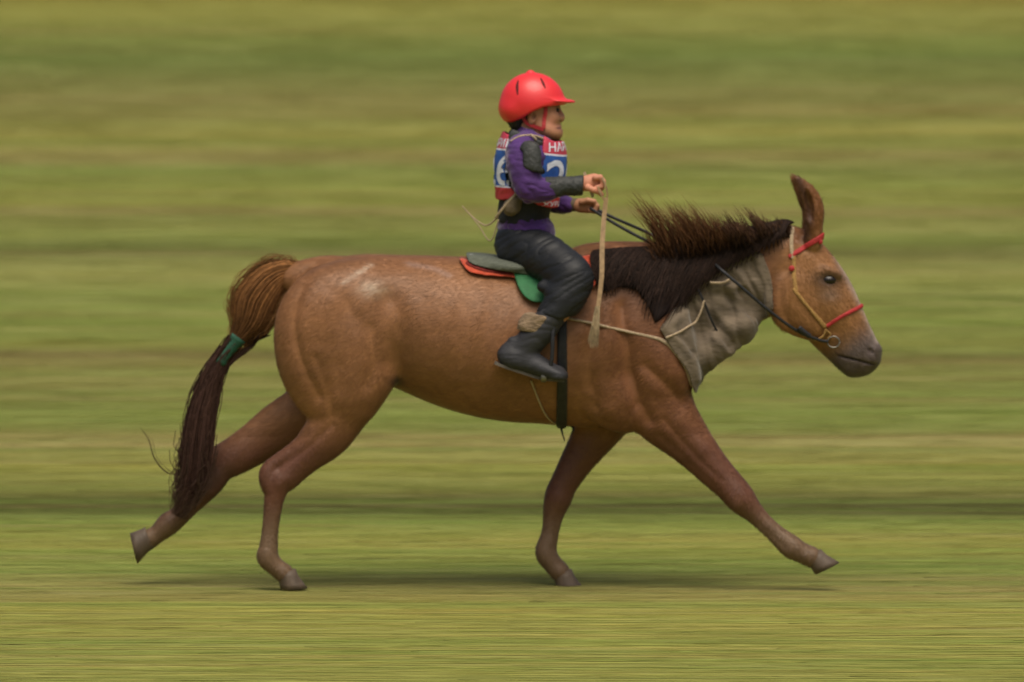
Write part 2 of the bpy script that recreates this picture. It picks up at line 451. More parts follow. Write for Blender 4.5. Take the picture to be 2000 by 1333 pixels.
# ------------------------------------------------------------------ horse
NY = -.125
def horse_sdf(g, grow=0):
    c = lambda n, k=.03, **kw: g.chain(n, k, grow, **kw)
    # trunk
    c([(655, 607, 0, 94, .95), (710, 604, 0, 100, 1.0), (765, 620, 0, 115, .98), (840, 637, 0, 131, .96), (920, 655, 0, 145, .92),
       (1000, 668, 0, 149, .88), (1080, 666, 0, 155, .82), (1150, 662, 0, 166, .76), (1208, 660, 0, 160, .70)], .03)
    c([(1130, 515, 0, 22, 1), (1200, 508, 0, 24, 1), (1290, 510, 0, 24, 1)], .06)         # withers
    c([(1230, 700, 0, 105, .75), (1275, 728, 0, 78, .95)], .05)                             # breast
    c([(560, 545, 0, 14, 1), (600, 538, 0, 20, 1), (650, 540, 0, 30, 1)], .05)              # dock
    c([(775, 735, 0, 10, 1.2), (800, 742, 0, 12, 1.2)], .03)
    for s in (-1, 1):
        near = s < 0
        # haunch
        c([(690, 560, s*.10, 40, 1), (640, 620, s*.12, 84, .72), (634, 695, s*.13, 82, .66), (648, 760, s*.13, 62, .66), (668, 800, s*.13, 38, .8)], .05)
        c([(720, 590, s*.10, 70, .8), (705, 670, s*.13, 78, .70), (695, 735, s*.14, 62, .72), (684, 788, s*.14, 38, .8)], .05)
        # shoulder
        c([(1190, 540, s*.07, 50, .7), (1235, 620, s*.12, 68, .68), (1275, 690, s*.14, 72, .66), (1285, 745, s*.14, 60, .72)], .04)
        c([(1170, 680, s*.13, 62, .7), (1190, 750, s*.14, 62, .7), (1225, 790, s*.13, 52, .8)], .04)
    # near hind, standing
    Y = -.13
    c([(680, 790, Y, 40, .8), (642, 845, Y, 42, .75), (592, 895, Y+.005, 28, .75), (548, 938, Y+.01, 25, .75)], .03)
    c([(590, 868, Y, 12), (535, 905, Y, 10), (521, 928, Y, 12), (527, 955, Y, 13)], .02)
    c([(546, 935, Y, 23, .8), (535, 975, Y, 18, .85), (528, 1030, Y, 14.5, .9), (524, 1070, Y, 16, .95), (522, 1090, Y, 18.5, .95), (538, 1108, Y, 15), (556, 1122, Y, 17)], .012)
    # far hind, stretched back
    Y = .13
    c([(680, 760, Y, 60, .7), (605, 805, Y, 52, .62), (540, 838, Y, 42, .62), (480, 880, Y, 32, .7), (440, 905, Y, 26, .75)], .03)
    c([(500, 838, Y, 12), (440, 876, Y, 11), (419, 893, Y, 12), (415, 915, Y, 13)], .02)
    c([(438, 905, Y, 24, .8), (412, 945, Y, 22, .85), (375, 985, Y, 17, .9), (345, 1012, Y, 18, .95), (326, 1026, Y, 20, .95), (305, 1045, Y, 15), (288, 1055, Y, 18)], .012)
    # far fore, standing
    Y = .11
    c([(1200, 770, Y, 65, .7), (1170, 835, Y, 44, .75), (1128, 900, Y, 30, .8), (1098, 952, Y, 23, .85), (1090, 975, Y, 22, .9), (1082, 1000, Y, 17, .85), (1074, 1045, Y, 13.5, .9), (1066, 1080, Y, 17, .95), (1080, 1103, Y, 14), (1096, 1120, Y, 16)], .02)
    # near fore, reaching forward
    Y = -.13
    c([(1262, 745, Y, 78, .6), (1296, 806, Y, 60, .68), (1345, 862, Y, 42, .75), (1392, 915, Y, 31, .8), (1428, 952, Y, 26, .9), (1448, 976, Y, 24, .95), (1468, 997, Y, 17, .85), (1508, 1036, Y, 14, .85), (1545, 1068, Y, 18.5, .95), (1568, 1081, Y, 14), (1588, 1090, Y, 17)], .02)
    # neck
    c([(1215, 610, 0, 120, .62), (1290, 600, 0, 108, .52), (1365, 578, 0, 94, .46), (1440, 548, 0, 80, .44), (1500, 522, 0, 72, .46), (1550, 510, 0, 56, .62)], .05)
    # head
    c([(1572, 512, 0, 47, .85), (1590, 560, 0, 62, .76), (1612, 602, 0, 62, .70), (1637, 640, 0, 54, .62), (1660, 672, 0, 46, .62), (1678, 695, 0, 40, .74)], .02)
    c([(1650, 700, 0, 22, 1.1), (1664, 717, 0, 19, 1.2)], .015)                              # chin
    c([(1708, 684, 0, 14, 2.0), (1702, 700, 0, 18, 1.7)], .015)                              # nose
    for s in (-1, 1):
        c([(1552, 560, s*.055, 45, .55), (1560, 600, s*.058, 50, .5), (1590, 628, s*.052, 34, .55)], .02)   # cheek
        c([(1600, 532, s*.074, 6, 1), (1620, 528, s*.071, 5, 1), (1638, 538, s*.067, 5, 1)], .02)  # brow
        c([(1628, 585, s*.07, 9, .7), (1660, 640, s*.05, 7, .7)], .02)                       # face crest
        # ear
        o = 0 if s < 0 else 1
        c([(1587-o*6, 480, s*.052, 16, .95), (1590-o*6, 440, s*.060, 15.5, .85), (1591-o*6, 410, s*.063, 16.5, .72), (1582-o*6, 386, s*.063, 16.5, .6), (1568-o*6, 364, s*.061, 11, .5), (1553-o*6, 346, s*.058, 2.5, .5)], .010)
        if grow == 0:
            p = W(1580-o*6, 402, s*.088); g.ell(p, (.019, .026, .066), R(8), .006, True)
            g.ell(W(1620, 548, s*.099), (.024, .018, .014), R(-15), .012, True)                # eye socket
            g.ell(W(1701, 686, s*.060), (.010, .016, .015), R(35), .006, True)               # nostril
    if grow == 0:
        p, q = W(1712, 712), W(1640, 694)
        for i in range(9):
            t = i/8; c_ = p*(1-t)+q*t
            for s in (-1, 1): g.ell(c_+np.array([0, s*.062, 0]), (.014, .022, .0042), R(-14), .004, True)

DETAIL = [ # polyline px, depth m, width px  (grooves < 0 < ridges) on the flanks
    ([(770, 590), (778, 650), (770, 705)], -.022, 26),
    ([(598, 545), (575, 620), (588, 700), (625, 775)], -.010, 11),
    ([(700, 600), (740, 560), (770, 545)], .006, 18),
    ([(690, 640), (690, 720), (680, 780)], .006, 26),
    ([(1170, 560), (1165, 640), (1150, 720), (1165, 790)], -.012, 16),
    ([(1215, 600), (1225, 680), (1240, 760), (1270, 820)], -.015, 13),
    ([(1262, 715), (1300, 750), (1335, 790)], -.011, 12),
    ([(1290, 850), (1340, 895), (1400, 950)], -.004, 8),
    ([(1240, 640), (1290, 690), (1320, 730)], .005, 20),
    ([(1120, 770), (1080, 800), (1020, 800)], .004, 10),
    ([(900, 560), (880, 640), (850, 720)], .003, 14), ([(950, 570), (930, 660), (905, 740)], .003, 13),
    ([(1000, 600), (980, 680), (960, 760)], .003, 13),
    ([(1535, 530), (1525, 580), (1545, 640), (1590, 668)], -.006, 9),
    ([(1560, 590), (1590, 620), (1630, 650)], -.004, 10),
    ([(1640, 560), (1665, 610), (1690, 650)], -.003, 8),
    ([(600, 850), (550, 880), (500, 905)], -.003, 7),
    ([(1420, 640), (1340, 680)], .004, 20),
    ([(1420, 965), (1440, 990)], .004, 9), ([(1485, 1025), (1535, 1068)], -.0035, 5), ([(1300, 820), (1350, 880), (1410, 938)], -.005, 7),
    ([(1245, 790), (1225, 830)], -.006, 9), ([(1330, 820), (1375, 880)], .004, 12),
    ([(535, 985), (522, 1070)], -.003, 4), ([(545, 915), (600, 875), (650, 830)], -.006, 7), ([(545, 945), (560, 935)], .004, 10),
    ([(400, 940), (350, 1000)], -.003, 4), ([(1092, 1000), (1082, 1075)], -.003, 4), ([(620, 700), (640, 760), (650, 810)], -.006, 12),
    ([(725, 640), (735, 700), (720, 750)], -.007, 13), ([(640, 560), (680, 590), (700, 640)], -.004, 14), ([(820, 560), (840, 620)], -.003, 20),
    ([(1180, 600), (1200, 660), (1195, 720)], .006, 16), ([(1120, 640), (1110, 720)], -.004, 14), ([(1060, 800), (1140, 815), (1200, 830)], -.005, 9), ([(1150, 770), (1190, 800)], .004, 10),
]
def pxz(V):
    s = CAMD/(CAMD+V[:, 1])
    return 1000+V[:, 0]*s*PX, 666-(CAMH+(V[:, 2]-CAMH)*s-ZC)*PX
def lined(PXa, PYa, pts):
    P = np.array(pts, float); P = catmull(P, 5) if len(P) > 2 else P
    D = np.full(PXa.shape, 1e9)
    for i in range(len(P)-1): D = np.minimum(D, seg_d(PXa, PYa, P[i], P[i+1])[0])
    return D
def detail(V, F):
    N = normals(V, F); px, py = pxz(V); off = np.zeros(len(V))
    side = np.clip(np.abs(N[:, 1])*1.6-.2, 0, 1)
    for pts, a, w in DETAIL:
        d = lined(px, py, pts); off += a*np.exp(-(d/w)**2)
    # limbs that cross the outline on the other side keep clear of these
    off *= side*.82
    off += (.0025*vnoise(V*np.array([9, 14, 9]))+.0015*vnoise(V*22, 7))*side
    return V+N*off[:, None]
def lerpc(A, B, t): return A*(1-t)[:, None]+np.array(B)*t[:, None]
def sst(a, b, x):
    t = np.clip((x-a)/(b-a), 0, 1); return t*t*(3-2*t)
def coat_cols(V):
    px, py = pxz(V); n = len(V)
    C = np.tile(np.array([.245, .111, .045]), (n, 1))
    nz = vnoise(V*np.array([5, 5, 8]), 3)+.6*vnoise(np.column_stack([(px+py*.8)*.02, V[:, 1]*8, (py-px*.8)*.006]), 6)
    C *= (1+.13*nz)[:, None]
    front = sst(1080, 1250, px)
    C = lerpc(C, (.160, .064, .026), front*(1-sst(1480, 1540, px))*.85)
    C = lerpc(C, (.25, .115, .042), sst(1500, 1560, px)*(1-sst(720, 800, py)))
    # legs: darker, redder, then dusty pale low down
    leg = sst(800, 900, py)
    C = lerpc(C, (.115, .046, .025), leg)
    C = lerpc(C, (.135, .082, .044), sst(960, 1050, py))
    hind = np.exp(-(np.hypot(px-415, py-930)/42)**2); C = lerpc(C, (.055, .026, .017), hind*.85)
    # head marks
    mz = sst(0, 1, (px-1625)*.55/60+(py-650)*.83/60); C = lerpc(C, (.085, .062, .052), mz*(px > 1560)*(py < 780))
    st = np.exp(-(lined(px, py, [(1640, 505), (1668, 560), (1700, 625), (1716, 662)])/9)**2)*(px > 1560); C = lerpc(C, (.50, .40, .33), st*.75)
    ey = np.exp(-(np.hypot((px-1618)/30, (py-547)/19))**2)*(px > 1560); C = lerpc(C, (.035, .025, .02), ey*.95)
    ey = np.exp(-(np.hypot((px-1622)/22, (py-578)/14))**2)*(px > 1560); C = lerpc(C, (.16, .12, .10), ey*.5)
    er = (py < 478)*(px > 1540)*(V[:, 2] > 1.3); C = lerpc(C, (.17, .065, .024), er*.7)
    ear = np.exp(-(lined(px, py, [(1574, 470), (1582, 430), (1572, 385), (1560, 352)])/9)**2)*er; C = lerpc(C, (.045, .02, .012), ear*.85)
    # brand and sweat marks on the croup (right side)
    nr = (V[:, 1] < 0)
    ns0 = vnoise(np.column_stack([px*.30, py*.30, px*0]), 19)+.5
    m1 = np.exp(-(lined(px, py, [(672, 553), (700, 535), (728, 518)])/4.5)**2)*nr; C = lerpc(C, (.55, .44, .33), m1*.55*(.5+.5*np.clip(ns0, 0, 1)))
    ns = vnoise(np.column_stack([px*.09+py*.05, py*.16, px*0]), 9)*.5+.5
    m2 = np.exp(-(np.hypot((px-732)/25, (py-563)/15))**2)*nr*(.35+ns); C = lerpc(C, (.50, .40, .29), np.clip(m2, 0, 1)*.60)
    m3 = np.exp(-(lined(px, py, [(800, 515), (850, 525), (880, 538)])/5)**2)*nr; C = lerpc(C, (.42, .34, .32), m3*.25)
    # sheath
    sh = np.exp(-(np.hypot((px-778)/16, (py-744)/10))**2); C = lerpc(C, (.03, .02, .02), sh*.9)
    # darker dorsal shade on belly hair
    return np.column_stack([np.clip(C, 0, 1), np.ones(n)])

Q = 1.0
HV = .0055*Q
gh = Grid((-1.62, -.40, -.02), (1.56, .40, 1.72), HV)
horse_sdf(gh)
V, F = gh.mesh(); del gh
V = smooth_mesh(V, F, 4); V = detail(V, F); V = smooth_mesh(V, F, 1)
horse = thing('horse', 'chestnut brown horse galloping across the meadow, with dark mane and pale marks on its rump', 'horse', (0, 0, 0))
def coat_hair(V, F, cols, n):
    """short hairs lying on the coat, one thin triangle each, pointing back and down"""
    c = V[F].mean(1); N = normals(V, F)[F[:, 0]]
    a = np.linalg.norm(np.cross(V[F[:, 2]]-V[F[:, 0]], V[F[:, 3]]-V[F[:, 1]]), axis=1)
    pick = rng.choice(len(F), n, p=a/a.sum()); w = rng.random((n, 4)); w /= w.sum(1)[:, None]
    P = np.einsum('ij,ijk->ik', w, V[F[pick]]); Nn = N[pick]; col = cols[F[pick, 0], :3]
    px, py = pxz(P)
    flow = np.column_stack([np.full(n, -.75), np.zeros(n), np.full(n, -.45)])
    hd = (px > 1540)&(py < 780); flow[hd] = (-.45, 0, .45); flow[(py < 475)&(px > 1545)] = (-.5, 0, .8)
    lg = py > 850; flow[lg] = (-.1, 0, -1)
    q = vnoise(P*6, 44); flow[:, 0] += .35*q; flow[:, 2] += .35*vnoise(P*6, 45)
    flow += rng.normal(size=(n, 3))*.12
    T = flow-Nn*(flow*Nn).sum(1)[:, None]; T /= np.linalg.norm(T, axis=1)[:, None]+1e-9
    er_ = (py < 475)&(px > 1545); B = np.cross(T, Nn); L_ = (.016+.016*rng.random(n))*np.where(hd, .6, 1)*np.where(er_, 1.3, 1)*np.where(lg, .7, 1); wd = .0016
    v = np.stack([P-B*wd, P+B*wd, P+T*L_[:, None]+Nn*((.0014+.0016*rng.random(n))*np.where(er_, 2.5, 1))[:, None]], 1).reshape(-1, 3)
    k = (1+rng.normal(size=n)*.08)[:, None]
    cc = np.repeat(np.clip(col*np.clip(k, .4, 1.7), 0, 1), 3, 0)
    return v, cc
cols = coat_cols(V)
hv, hc = coat_hair(V, F, cols, 150000)
def tri_quad_mesh(name, V, F, T, C, m, parent):
    me = bpy.data.meshes.new(name); nq, nt_ = len(F), len(T)
    me.vertices.add(len(V)); me.vertices.foreach_set('co', V.astype(np.float32).ravel())
    me.loops.add(nq*4+nt_*3); me.loops.foreach_set('vertex_index', np.concatenate([F.ravel(), T.ravel()]).astype(np.int32))
    me.polygons.add(nq+nt_)
    me.polygons.foreach_set('loop_start', np.concatenate([np.arange(nq)*4, nq*4+np.arange(nt_)*3]).astype(np.int32))
    me.polygons.foreach_set('loop_total', np.concatenate([np.full(nq, 4), np.full(nt_, 3)]).astype(np.int32))
    me.update(calc_edges=True); me.validate(); me.polygons.foreach_set('use_smooth', np.ones(len(me.polygons), bool))
    ca = me.color_attributes.new('Col', 'FLOAT_COLOR', 'POINT'); ca.data.foreach_set('color', C.astype(np.float32).ravel())
    me.materials.append(m); o = bpy.data.objects.new(name, me); return link(o, parent)
hb = tri_quad_mesh('body', np.concatenate([V, hv]), F, np.arange(len(hv)).reshape(-1, 3)+len(V), np.concatenate([cols, np.column_stack([hc, np.ones(len(hc))])]), M['coat'], horse)
BV = BVHTree.FromPolygons([tuple(v) for v in V.tolist()], F.tolist())
def surf(px, py, side=-1, lift=0.0):
    """point on the horse seen at that place, from the near or far side"""
    o = Vector(W(px, py, side*.9)); c = Vector(cam.location)
    d = (o-c).normalized() if side < 0 else (c-o).normalized()
    h = BV.ray_cast(o, d)
    if h[0] is None: return None
    return np.array(h[0]+h[1]*lift)

# hooves
def hoof(px, py, Y, ang, ln=46, top=17, bot=25):
    """hoof capsule: ang = angle of the sole against the ground (deg), px,py = centre of the coronet"""
    c = W(px, py, Y); V = []; F = []
    rings = [(0, 1.0, 0), (.25, 1.08, .1), (.7, 1.25, .28), (1, 1.38, .4), (1.0, 1.2, .4), (.94, .3, .4)]
    n = 20; H = .070
    ca, sa = math.cos(R(ang)), math.sin(R(ang))
    for h, s, f in rings:
        for i in range(n):
            a = 2*math.pi*i/n; r = top/PX*s
            x = math.cos(a)*r*1.15+f*.085*(1 if True else 0)
            if math.cos(a) < 0: x *= .92
            y = math.sin(a)*r; z = -h*H*(1-.06*math.cos(a))
            if h == 0: z += .012*math.cos(a)
            V.append((c[0]+x*ca-z*sa, c[1]+y, c[2]+x*sa+z*ca))
    for k in range(len(rings)-1):
        for i in range(n):
            F.append([k*n+i, (k+1)*n+i, (k+1)*n+(i+1) % n, k*n+(i+1) % n])
    V.append(np.array(V[:n]).mean(0)); V.append(np.array(V[-n-1:-1]).mean(0))
    m = len(V)
    for i in range(n):
        F.append([m-2, i, (i+1) % n]); F.append([m-1, (len(rings)-1)*n+(i+1) % n, (len(rings)-1)*n+i])
    o = mesh_obj('hoof', V, F, M['hoof'], horse); return o
hoof(557, 1118, -.13, 0); hoof(1097, 1118, .11, 0)
hoof(291, 1050, .13, -80, top=20); hoof(1588, 1086, -.13, 22)

def ball(name, c, r, m, parent, ell=(1, 1, 1), seg=24):
    V = []; F = []; n = seg; k = seg//2
    for j in range(k+1):
        th = math.pi*j/k
        for i in range(n):
            a = 2*math.pi*i/n
            V.append((c[0]+r*ell[0]*math.sin(th)*math.cos(a), c[1]+r*ell[1]*math.sin(th)*math.sin(a), c[2]+r*ell[2]*math.cos(th)))
    for j in range(k):
        for i in range(n): F.append([j*n+i, (j+1)*n+i, (j+1)*n+(i+1) % n, j*n+(i+1) % n])
    return mesh_obj(name, V, F, m, parent)
for s in (-1, 1):
    ball('eye', W(1618, 547, s*.0760), .029, M['eye'], horse, (1.05, .72, .70))

# ---- tubes and hair
def tube(P, r, n=8, closed=False, flat=1.0):
    """P (m,3), r scalar/list -> V,F ; flat squashes across the Y direction"""
    P = np.asarray(P, float); m = len(P); r = np.full(m, r) if np.isscalar(r) else np.asarray(r, float)
    T = np.gradient(P, axis=0); T /= np.linalg.norm(T, axis=1)[:, None]+1e-12
    U = np.cross(T, np.array([0, 1.0, 0.02])); U /= np.linalg.norm(U, axis=1)[:, None]+1e-12
    B = np.cross(T, U)
    V = []; F = []
    for i in range(m):
        for j in range(n):
            a = 2*math.pi*j/n
            V.append(P[i]+r[i]*(math.cos(a)*U[i]+math.sin(a)*B[i]*flat))
    for i in range(m-1):
        for j in range(n): F.append([i*n+j, i*n+(j+1) % n, (i+1)*n+(j+1) % n, (i+1)*n+j])
    F.append(list(range(n))[::-1]); F.append([(m-1)*n+j for j in range(n)])
    return V, F
def curve_px(pts, sub=6):
    """(px,py,Y) control points -> smooth world points"""
    return catmull(np.array([W(*p) for p in pts]), sub)
def tubes(name, lst, m, parent, **kw):
    V = []; F = []
    for P, r, fl in lst:
        v, f = tube(P, r, 8, flat=fl); o = len(V); V += v; F += [[i+o for i in q] for q in f]
    return mesh_obj(name, V, F, m, parent, **kw)
class Hair:
    def __init__(s): s.V = []; s.C = []; s.nr = []
    def add(s, P, r, col, tipcol=None):
        """P (m,3) strand, triangular section, tapers to the tip"""
        P = np.asarray(P); m = len(P)
        T = np.gradient(P, axis=0); T /= np.linalg.norm(T, axis=1)[:, None]+1e-9
        a = rng.normal(size=3); U = np.cross(T, a); U /= np.linalg.norm(U, axis=1)[:, None]+1e-9
        B = np.cross(T, U)
        t = np.linspace(0, 1, m); rr = r*(1-.85*t**2)
        tip = np.array(tipcol if tipcol is not None else col)
        for j in range(3):
            w = 2*math.pi*j/3
            s.V.append(P+(rr[:, None])*(math.cos(w)*U+math.sin(w)*B))
        c = np.array(col)[None]*(1-t[:, None])+tip[None]*t[:, None]
        s.C.append(np.repeat(c[None], 3, 0)); s.nr.append(m)
    def build(s, name, m, parent, extra=None):
        V = []; F = []; C = []; o = 0
        for k, mm in enumerate(s.nr):
            V += s.V[3*k:3*k+3]; C.append(s.C[k].reshape(-1, 3))
            i = np.arange(mm-1)
            for j in range(3):
                a, b = o+j*mm, o+((j+1) % 3)*mm
                F.append(np.stack([a+i, b+i, b+i+1, a+i+1], 1))
            o += 3*mm
        V = np.concatenate(V); F = np.concatenate(F); C = np.concatenate(C)
        if extra:
            F = np.concatenate([F, np.array(extra[1])+len(V)]); V = np.concatenate([V, extra[0]]); C = np.concatenate([C, extra[2]])
        return mesh_obj(name, V, F, m, parent, uvcol=np.column_stack([C, np.ones(len(C))]))
def loft_core(P, r, q=.5, n=14):
    v, f = tube(P, r, n, flat=q); return v, f[:-2]

# tail
Tc = [(596, 530, 0, 8), (565, 528, 0, 22), (530, 545, 0, 36), (500, 585, 0, 43), (487, 625, 0, 36), (466, 658, 0, 18), (446, 684, 0, 12.5), (428, 710, 0, 12.5),
      (408, 752, 0, 18), (392, 810, 0, 23), (383, 870, 0, 25), (376, 925, 0, 22), (362, 975, 0, 13), (345, 1010, 0, 5)]
TP = catmull(np.array([[*W(a, b, y), r/PX] for a, b, y, r in Tc]), 5)
hair = Hair()
def tail_strand(t0, t1, u, v, spread=1.0, n=14, jit=.004, col=(.05, .03, .02), tip=None, r=.0022):
    ts = np.linspace(t0, t1, n)*(len(TP)-1); i = np.clip(ts.astype(int), 0, len(TP)-2); f = (ts-i)[:, None]
    P = TP[i]*(1-f)+TP[i+1]*f
    T = np.gradient(P[:, :3], axis=0); T /= np.linalg.norm(T, axis=1)[:, None]
    U = np.cross(T, [0, 1, 0])
    a = np.linspace(0, 1, n)
    w = vnoise(np.column_stack([a*4+u*9, a*0+v*9, a*0+u*5]), 4)*jit
    Q = P[:, :3]+U*(P[:, 3]*u*spread+w)[:, None]+np.array([0, 1, 0])*(P[:, 3]*v*.75*spread+w*.6)[:, None]
    hair.add(Q, r, col, tip)
for i in range(2600):
    ang = random.random()*6.283; rad = math.sqrt(random.random())
    u, v = rad*math.cos(ang), rad*math.sin(ang)
    lit = random.random()
    # u>0 is one edge of the bunch
    t0 = random.uniform(0, .2) if i % 3 else random.uniform(.0, .06)
    c = np.array((.25, .11, .035))*(.5+lit*.8); c2 = np.array((.045, .022, .014))*(.6+lit)
    tail_strand(t0, .47+random.uniform(0, .06), u, v, col=c, tip=c2, r=.0024)
for i in range(2200):
    ang = random.random()*6.283; rad = random.random()**.6
    u, v = rad*math.cos(ang), rad*math.sin(ang); k = random.random()
    c = np.array((.040, .020, .015))*(.6+k*.8)
    tail_strand(random.uniform(.40, .62), random.uniform(.70, 1.0), u*1.02*(1+.4*random.random()**3), v, jit=.018, col=c, tip=c*1.5, r=.0024)
for i in range(420):   # fuzz off the top of the tail
    u = random.uniform(.85, 1.25)*random.choice((1, 1, -1)); v = random.uniform(-.5, .5)
    t0 = random.uniform(0, .3); tail_strand(t0, t0+random.uniform(.08, .2), u, v, jit=.02, col=(.17, .08, .03), tip=(.22, .11, .04), r=.0014, n=7)
for i in range(200):   # loose ends at the bottom
    t0 = random.uniform(.72, .9); tail_strand(t0, 1.0, random.uniform(-1.5, 1.5), random.uniform(-1, 1), jit=.04, col=(.05, .028, .02), tip=(.09, .055, .035), r=.0016, n=8)
for i in range(60):   # loose wisps below the tie
    a0 = random.random()
    P = curve_px([(470+random.uniform(-12, 60), 650+random.uniform(-10, 10), random.uniform(-.03, .03)), (500-a0*25, 672+a0*8, 0), (460-a0*10, 705, 0), (430, 735+a0*20, 0)], 4)
    hair.add(P, .002, (.035, .018, .012))
for i in range(9):   # stray hairs behind the fetlock
    e = random.uniform(-10, 10)
    hair.add(curve_px([(370, 930+e, 0), (330+e, 925, 0), (302+e*.6, 895, 0), (292+e*.8, 860, 0), (276+e*1.5, 838+e*2, 0)], 4), .0008, (.05, .03, .022))
cv, cf = loft_core(TP[:-9, :3], TP[:-9, 3]*.78*np.concatenate([np.ones(len(TP)-18), np.linspace(1, .4, 9)]), .72)
cc = [( .07, .030, .014) if i < 14*28 else (.022, .012, .010) for i in range(len(cv))]
hair.build('tail', M['mane'], horse, (np.array(cv), cf, np.array(cc)))

tt = thing('tail_tie', 'green band wrapped round the middle of the brown tail', 'tail tie', W(442, 690, 0))
i0, i1 = 25, 36
vv, ff = tube(TP[i0:i1, :3], TP[i0:i1, 3]*.98+.002+.0008*np.sin(np.arange(i1-i0)*2.2), 18, flat=.85)
mesh_obj('band', vv, ff, M['tie'], tt)

# mane: a mass lying on the right side of the neck plus strands
def shell(name, bounds, vox, grow, cuts, m, parent, ymax=None, ymin=None, sm=2, disp=None, extra=None, col=None, k=.004, sdf=None, label=None, inner=None):
    lo, hi = bounds
    a = W(lo[0], hi[1], 0); b = W(hi[0], lo[1], 0)
    g = Grid((a[0]-.03, lo[2], a[2]-.05), (b[0]+.03, hi[2], b[2]+.05), vox)
    (sdf or horse_sdf)(g, grow)
    if extra: extra(g)
    X, Z = g.XZ(); D = None
    for kind, pts, *rest in cuts:
        if kind == 'line': d = line_sdf(X, Z, pts, rest[0])
        elif kind == 'poly': d = poly_sdf(X, Z, pts, smooth=(rest[0] if rest else True))
        D = d if D is None else np.minimum(D, d)
    g.cut2(D, k)
    if ymax is not None:
        g.F = np.maximum(g.F, (g.ax[1][None, :, None]-ymax).astype(np.float32))
    if ymin is not None:
        g.F = np.maximum(g.F, (ymin-g.ax[1][None, :, None]).astype(np.float32))
    g.F[0] = g.F[-1] = 1; g.F[:, 0] = g.F[:, -1] = 1; g.F[:, :, 0] = g.F[:, :, -1] = 1
    V, F = g.mesh()
    if len(V) == 0: print('EMPTY', name); return None
    V = smooth_mesh(V, F, sm)
    if disp is not None:
        N = normals(V, F); V = V+N*disp(V)[:, None]
    uc = None
    if col is not None:
        c = col(V); uc = np.column_stack([c, np.ones(len(V))])
    return mesh_obj(name, V, F, m, parent, uvcol=uc, label=label)

mane_poly = [(1160, 492), (1230, 484), (1290, 478), (1380, 462), (1455, 452), (1488, 452), (1496, 464), (1484, 488), (1440, 515), (1385, 540), (1350, 575), (1310, 615), (1278, 637), (1262, 610), (1240, 575), (1205, 568), (1178, 576), (1165, 540)]
def mane_col(V): return np.tile(np.array([.010, .0055, .0045]), (len(V), 1))*(1+.4*vnoise(V*25))[:, None]
mh = Hair()
gv = Grid((.30, -.42, .95), (1.16, .12, 1.55), .007)
horse_sdf(gv, .022)
gv.chain([(1230, 512, -.02, 34, .9), (1300, 505, -.02, 34, .9), (1380, 490, -.01, 30, .9), (1460, 470, 0, 24, 1), (1530, 452, 0, 16, 1)], .05)
X, Z = gv.XZ(); gv.cut2(poly_sdf(X, Z, mane_poly)+.014, .02)
gv.F = np.maximum(gv.F, (gv.ax[1][None, :, None]-.05).astype(np.float32))
V, F = gv.mesh(); V = smooth_mesh(V, F, 3); N = normals(V, F)
px, py = pxz(V)
V = V+N*(.006*vnoise(np.column_stack([(px+py*.6)*.07, V[:, 1]*8, py*.012]), 5))[:, None]
core = (V, F, mane_col(V))
def on_neck(px, py, lift):
    p = surf(px, py, -1, lift)
    return p if p is not None else W(px, py, -.03)
crest = catmull(np.array([(1165, 493), (1230, 487), (1290, 482), (1350, 470), (1410, 458), (1470, 446), (1530, 436), (1558, 446)], float), 8)
def crest_at(t):
    f = t*(len(crest)-1); i = min(int(f), len(crest)-2); return crest[i]*(1-(f-i))+crest[i+1]*(f-i)
LOW = [(1160, 555), (1185, 578), (1215, 565), (1245, 580), (1272, 645), (1300, 625), (1350, 578), (1400, 540), (1460, 508), (1520, 485), (1545, 470)]
LOWc = catmull(np.array(LOW, float), 6)
for i in range(2600):
    t = random.random()*.93 if i%3 else random.uniform(.6, .93); c = crest_at(t)
    f = np.clip(t+random.uniform(-.10, .05), 0, 1)*(len(LOWc)-1); e = LOWc[int(f)]
    L_ = random.uniform(.5, 1.14)
    pts = []
    for k in range(6):
        s = k/5*L_
        x = c[0]+(e[0]-c[0])*s-10*math.sin(math.pi*s); y = c[1]+(e[1]-c[1])*s
        p = on_neck(x, max(y, c[1]+4), .024+.012*math.sin(math.pi*min(s, 1))+random.uniform(0, .012)*s)
        pts.append(p)
    lit = random.random()
    pts = np.array(pts)
    if np.abs(np.diff(pts[:, 1])).max() > .07: continue
    mh.add(catmull(pts, 2), .0028, np.array((.016, .0085, .006))*(.4+lit), np.array((.022, .012, .008))*(.4+lit))
LOCKS = [(random.betavariate(1.1, 1.1)*.74+.26, random.gauss(0, 10), random.uniform(.35, 1.15), random.uniform(.7, 1.5)) for _ in range(60)]
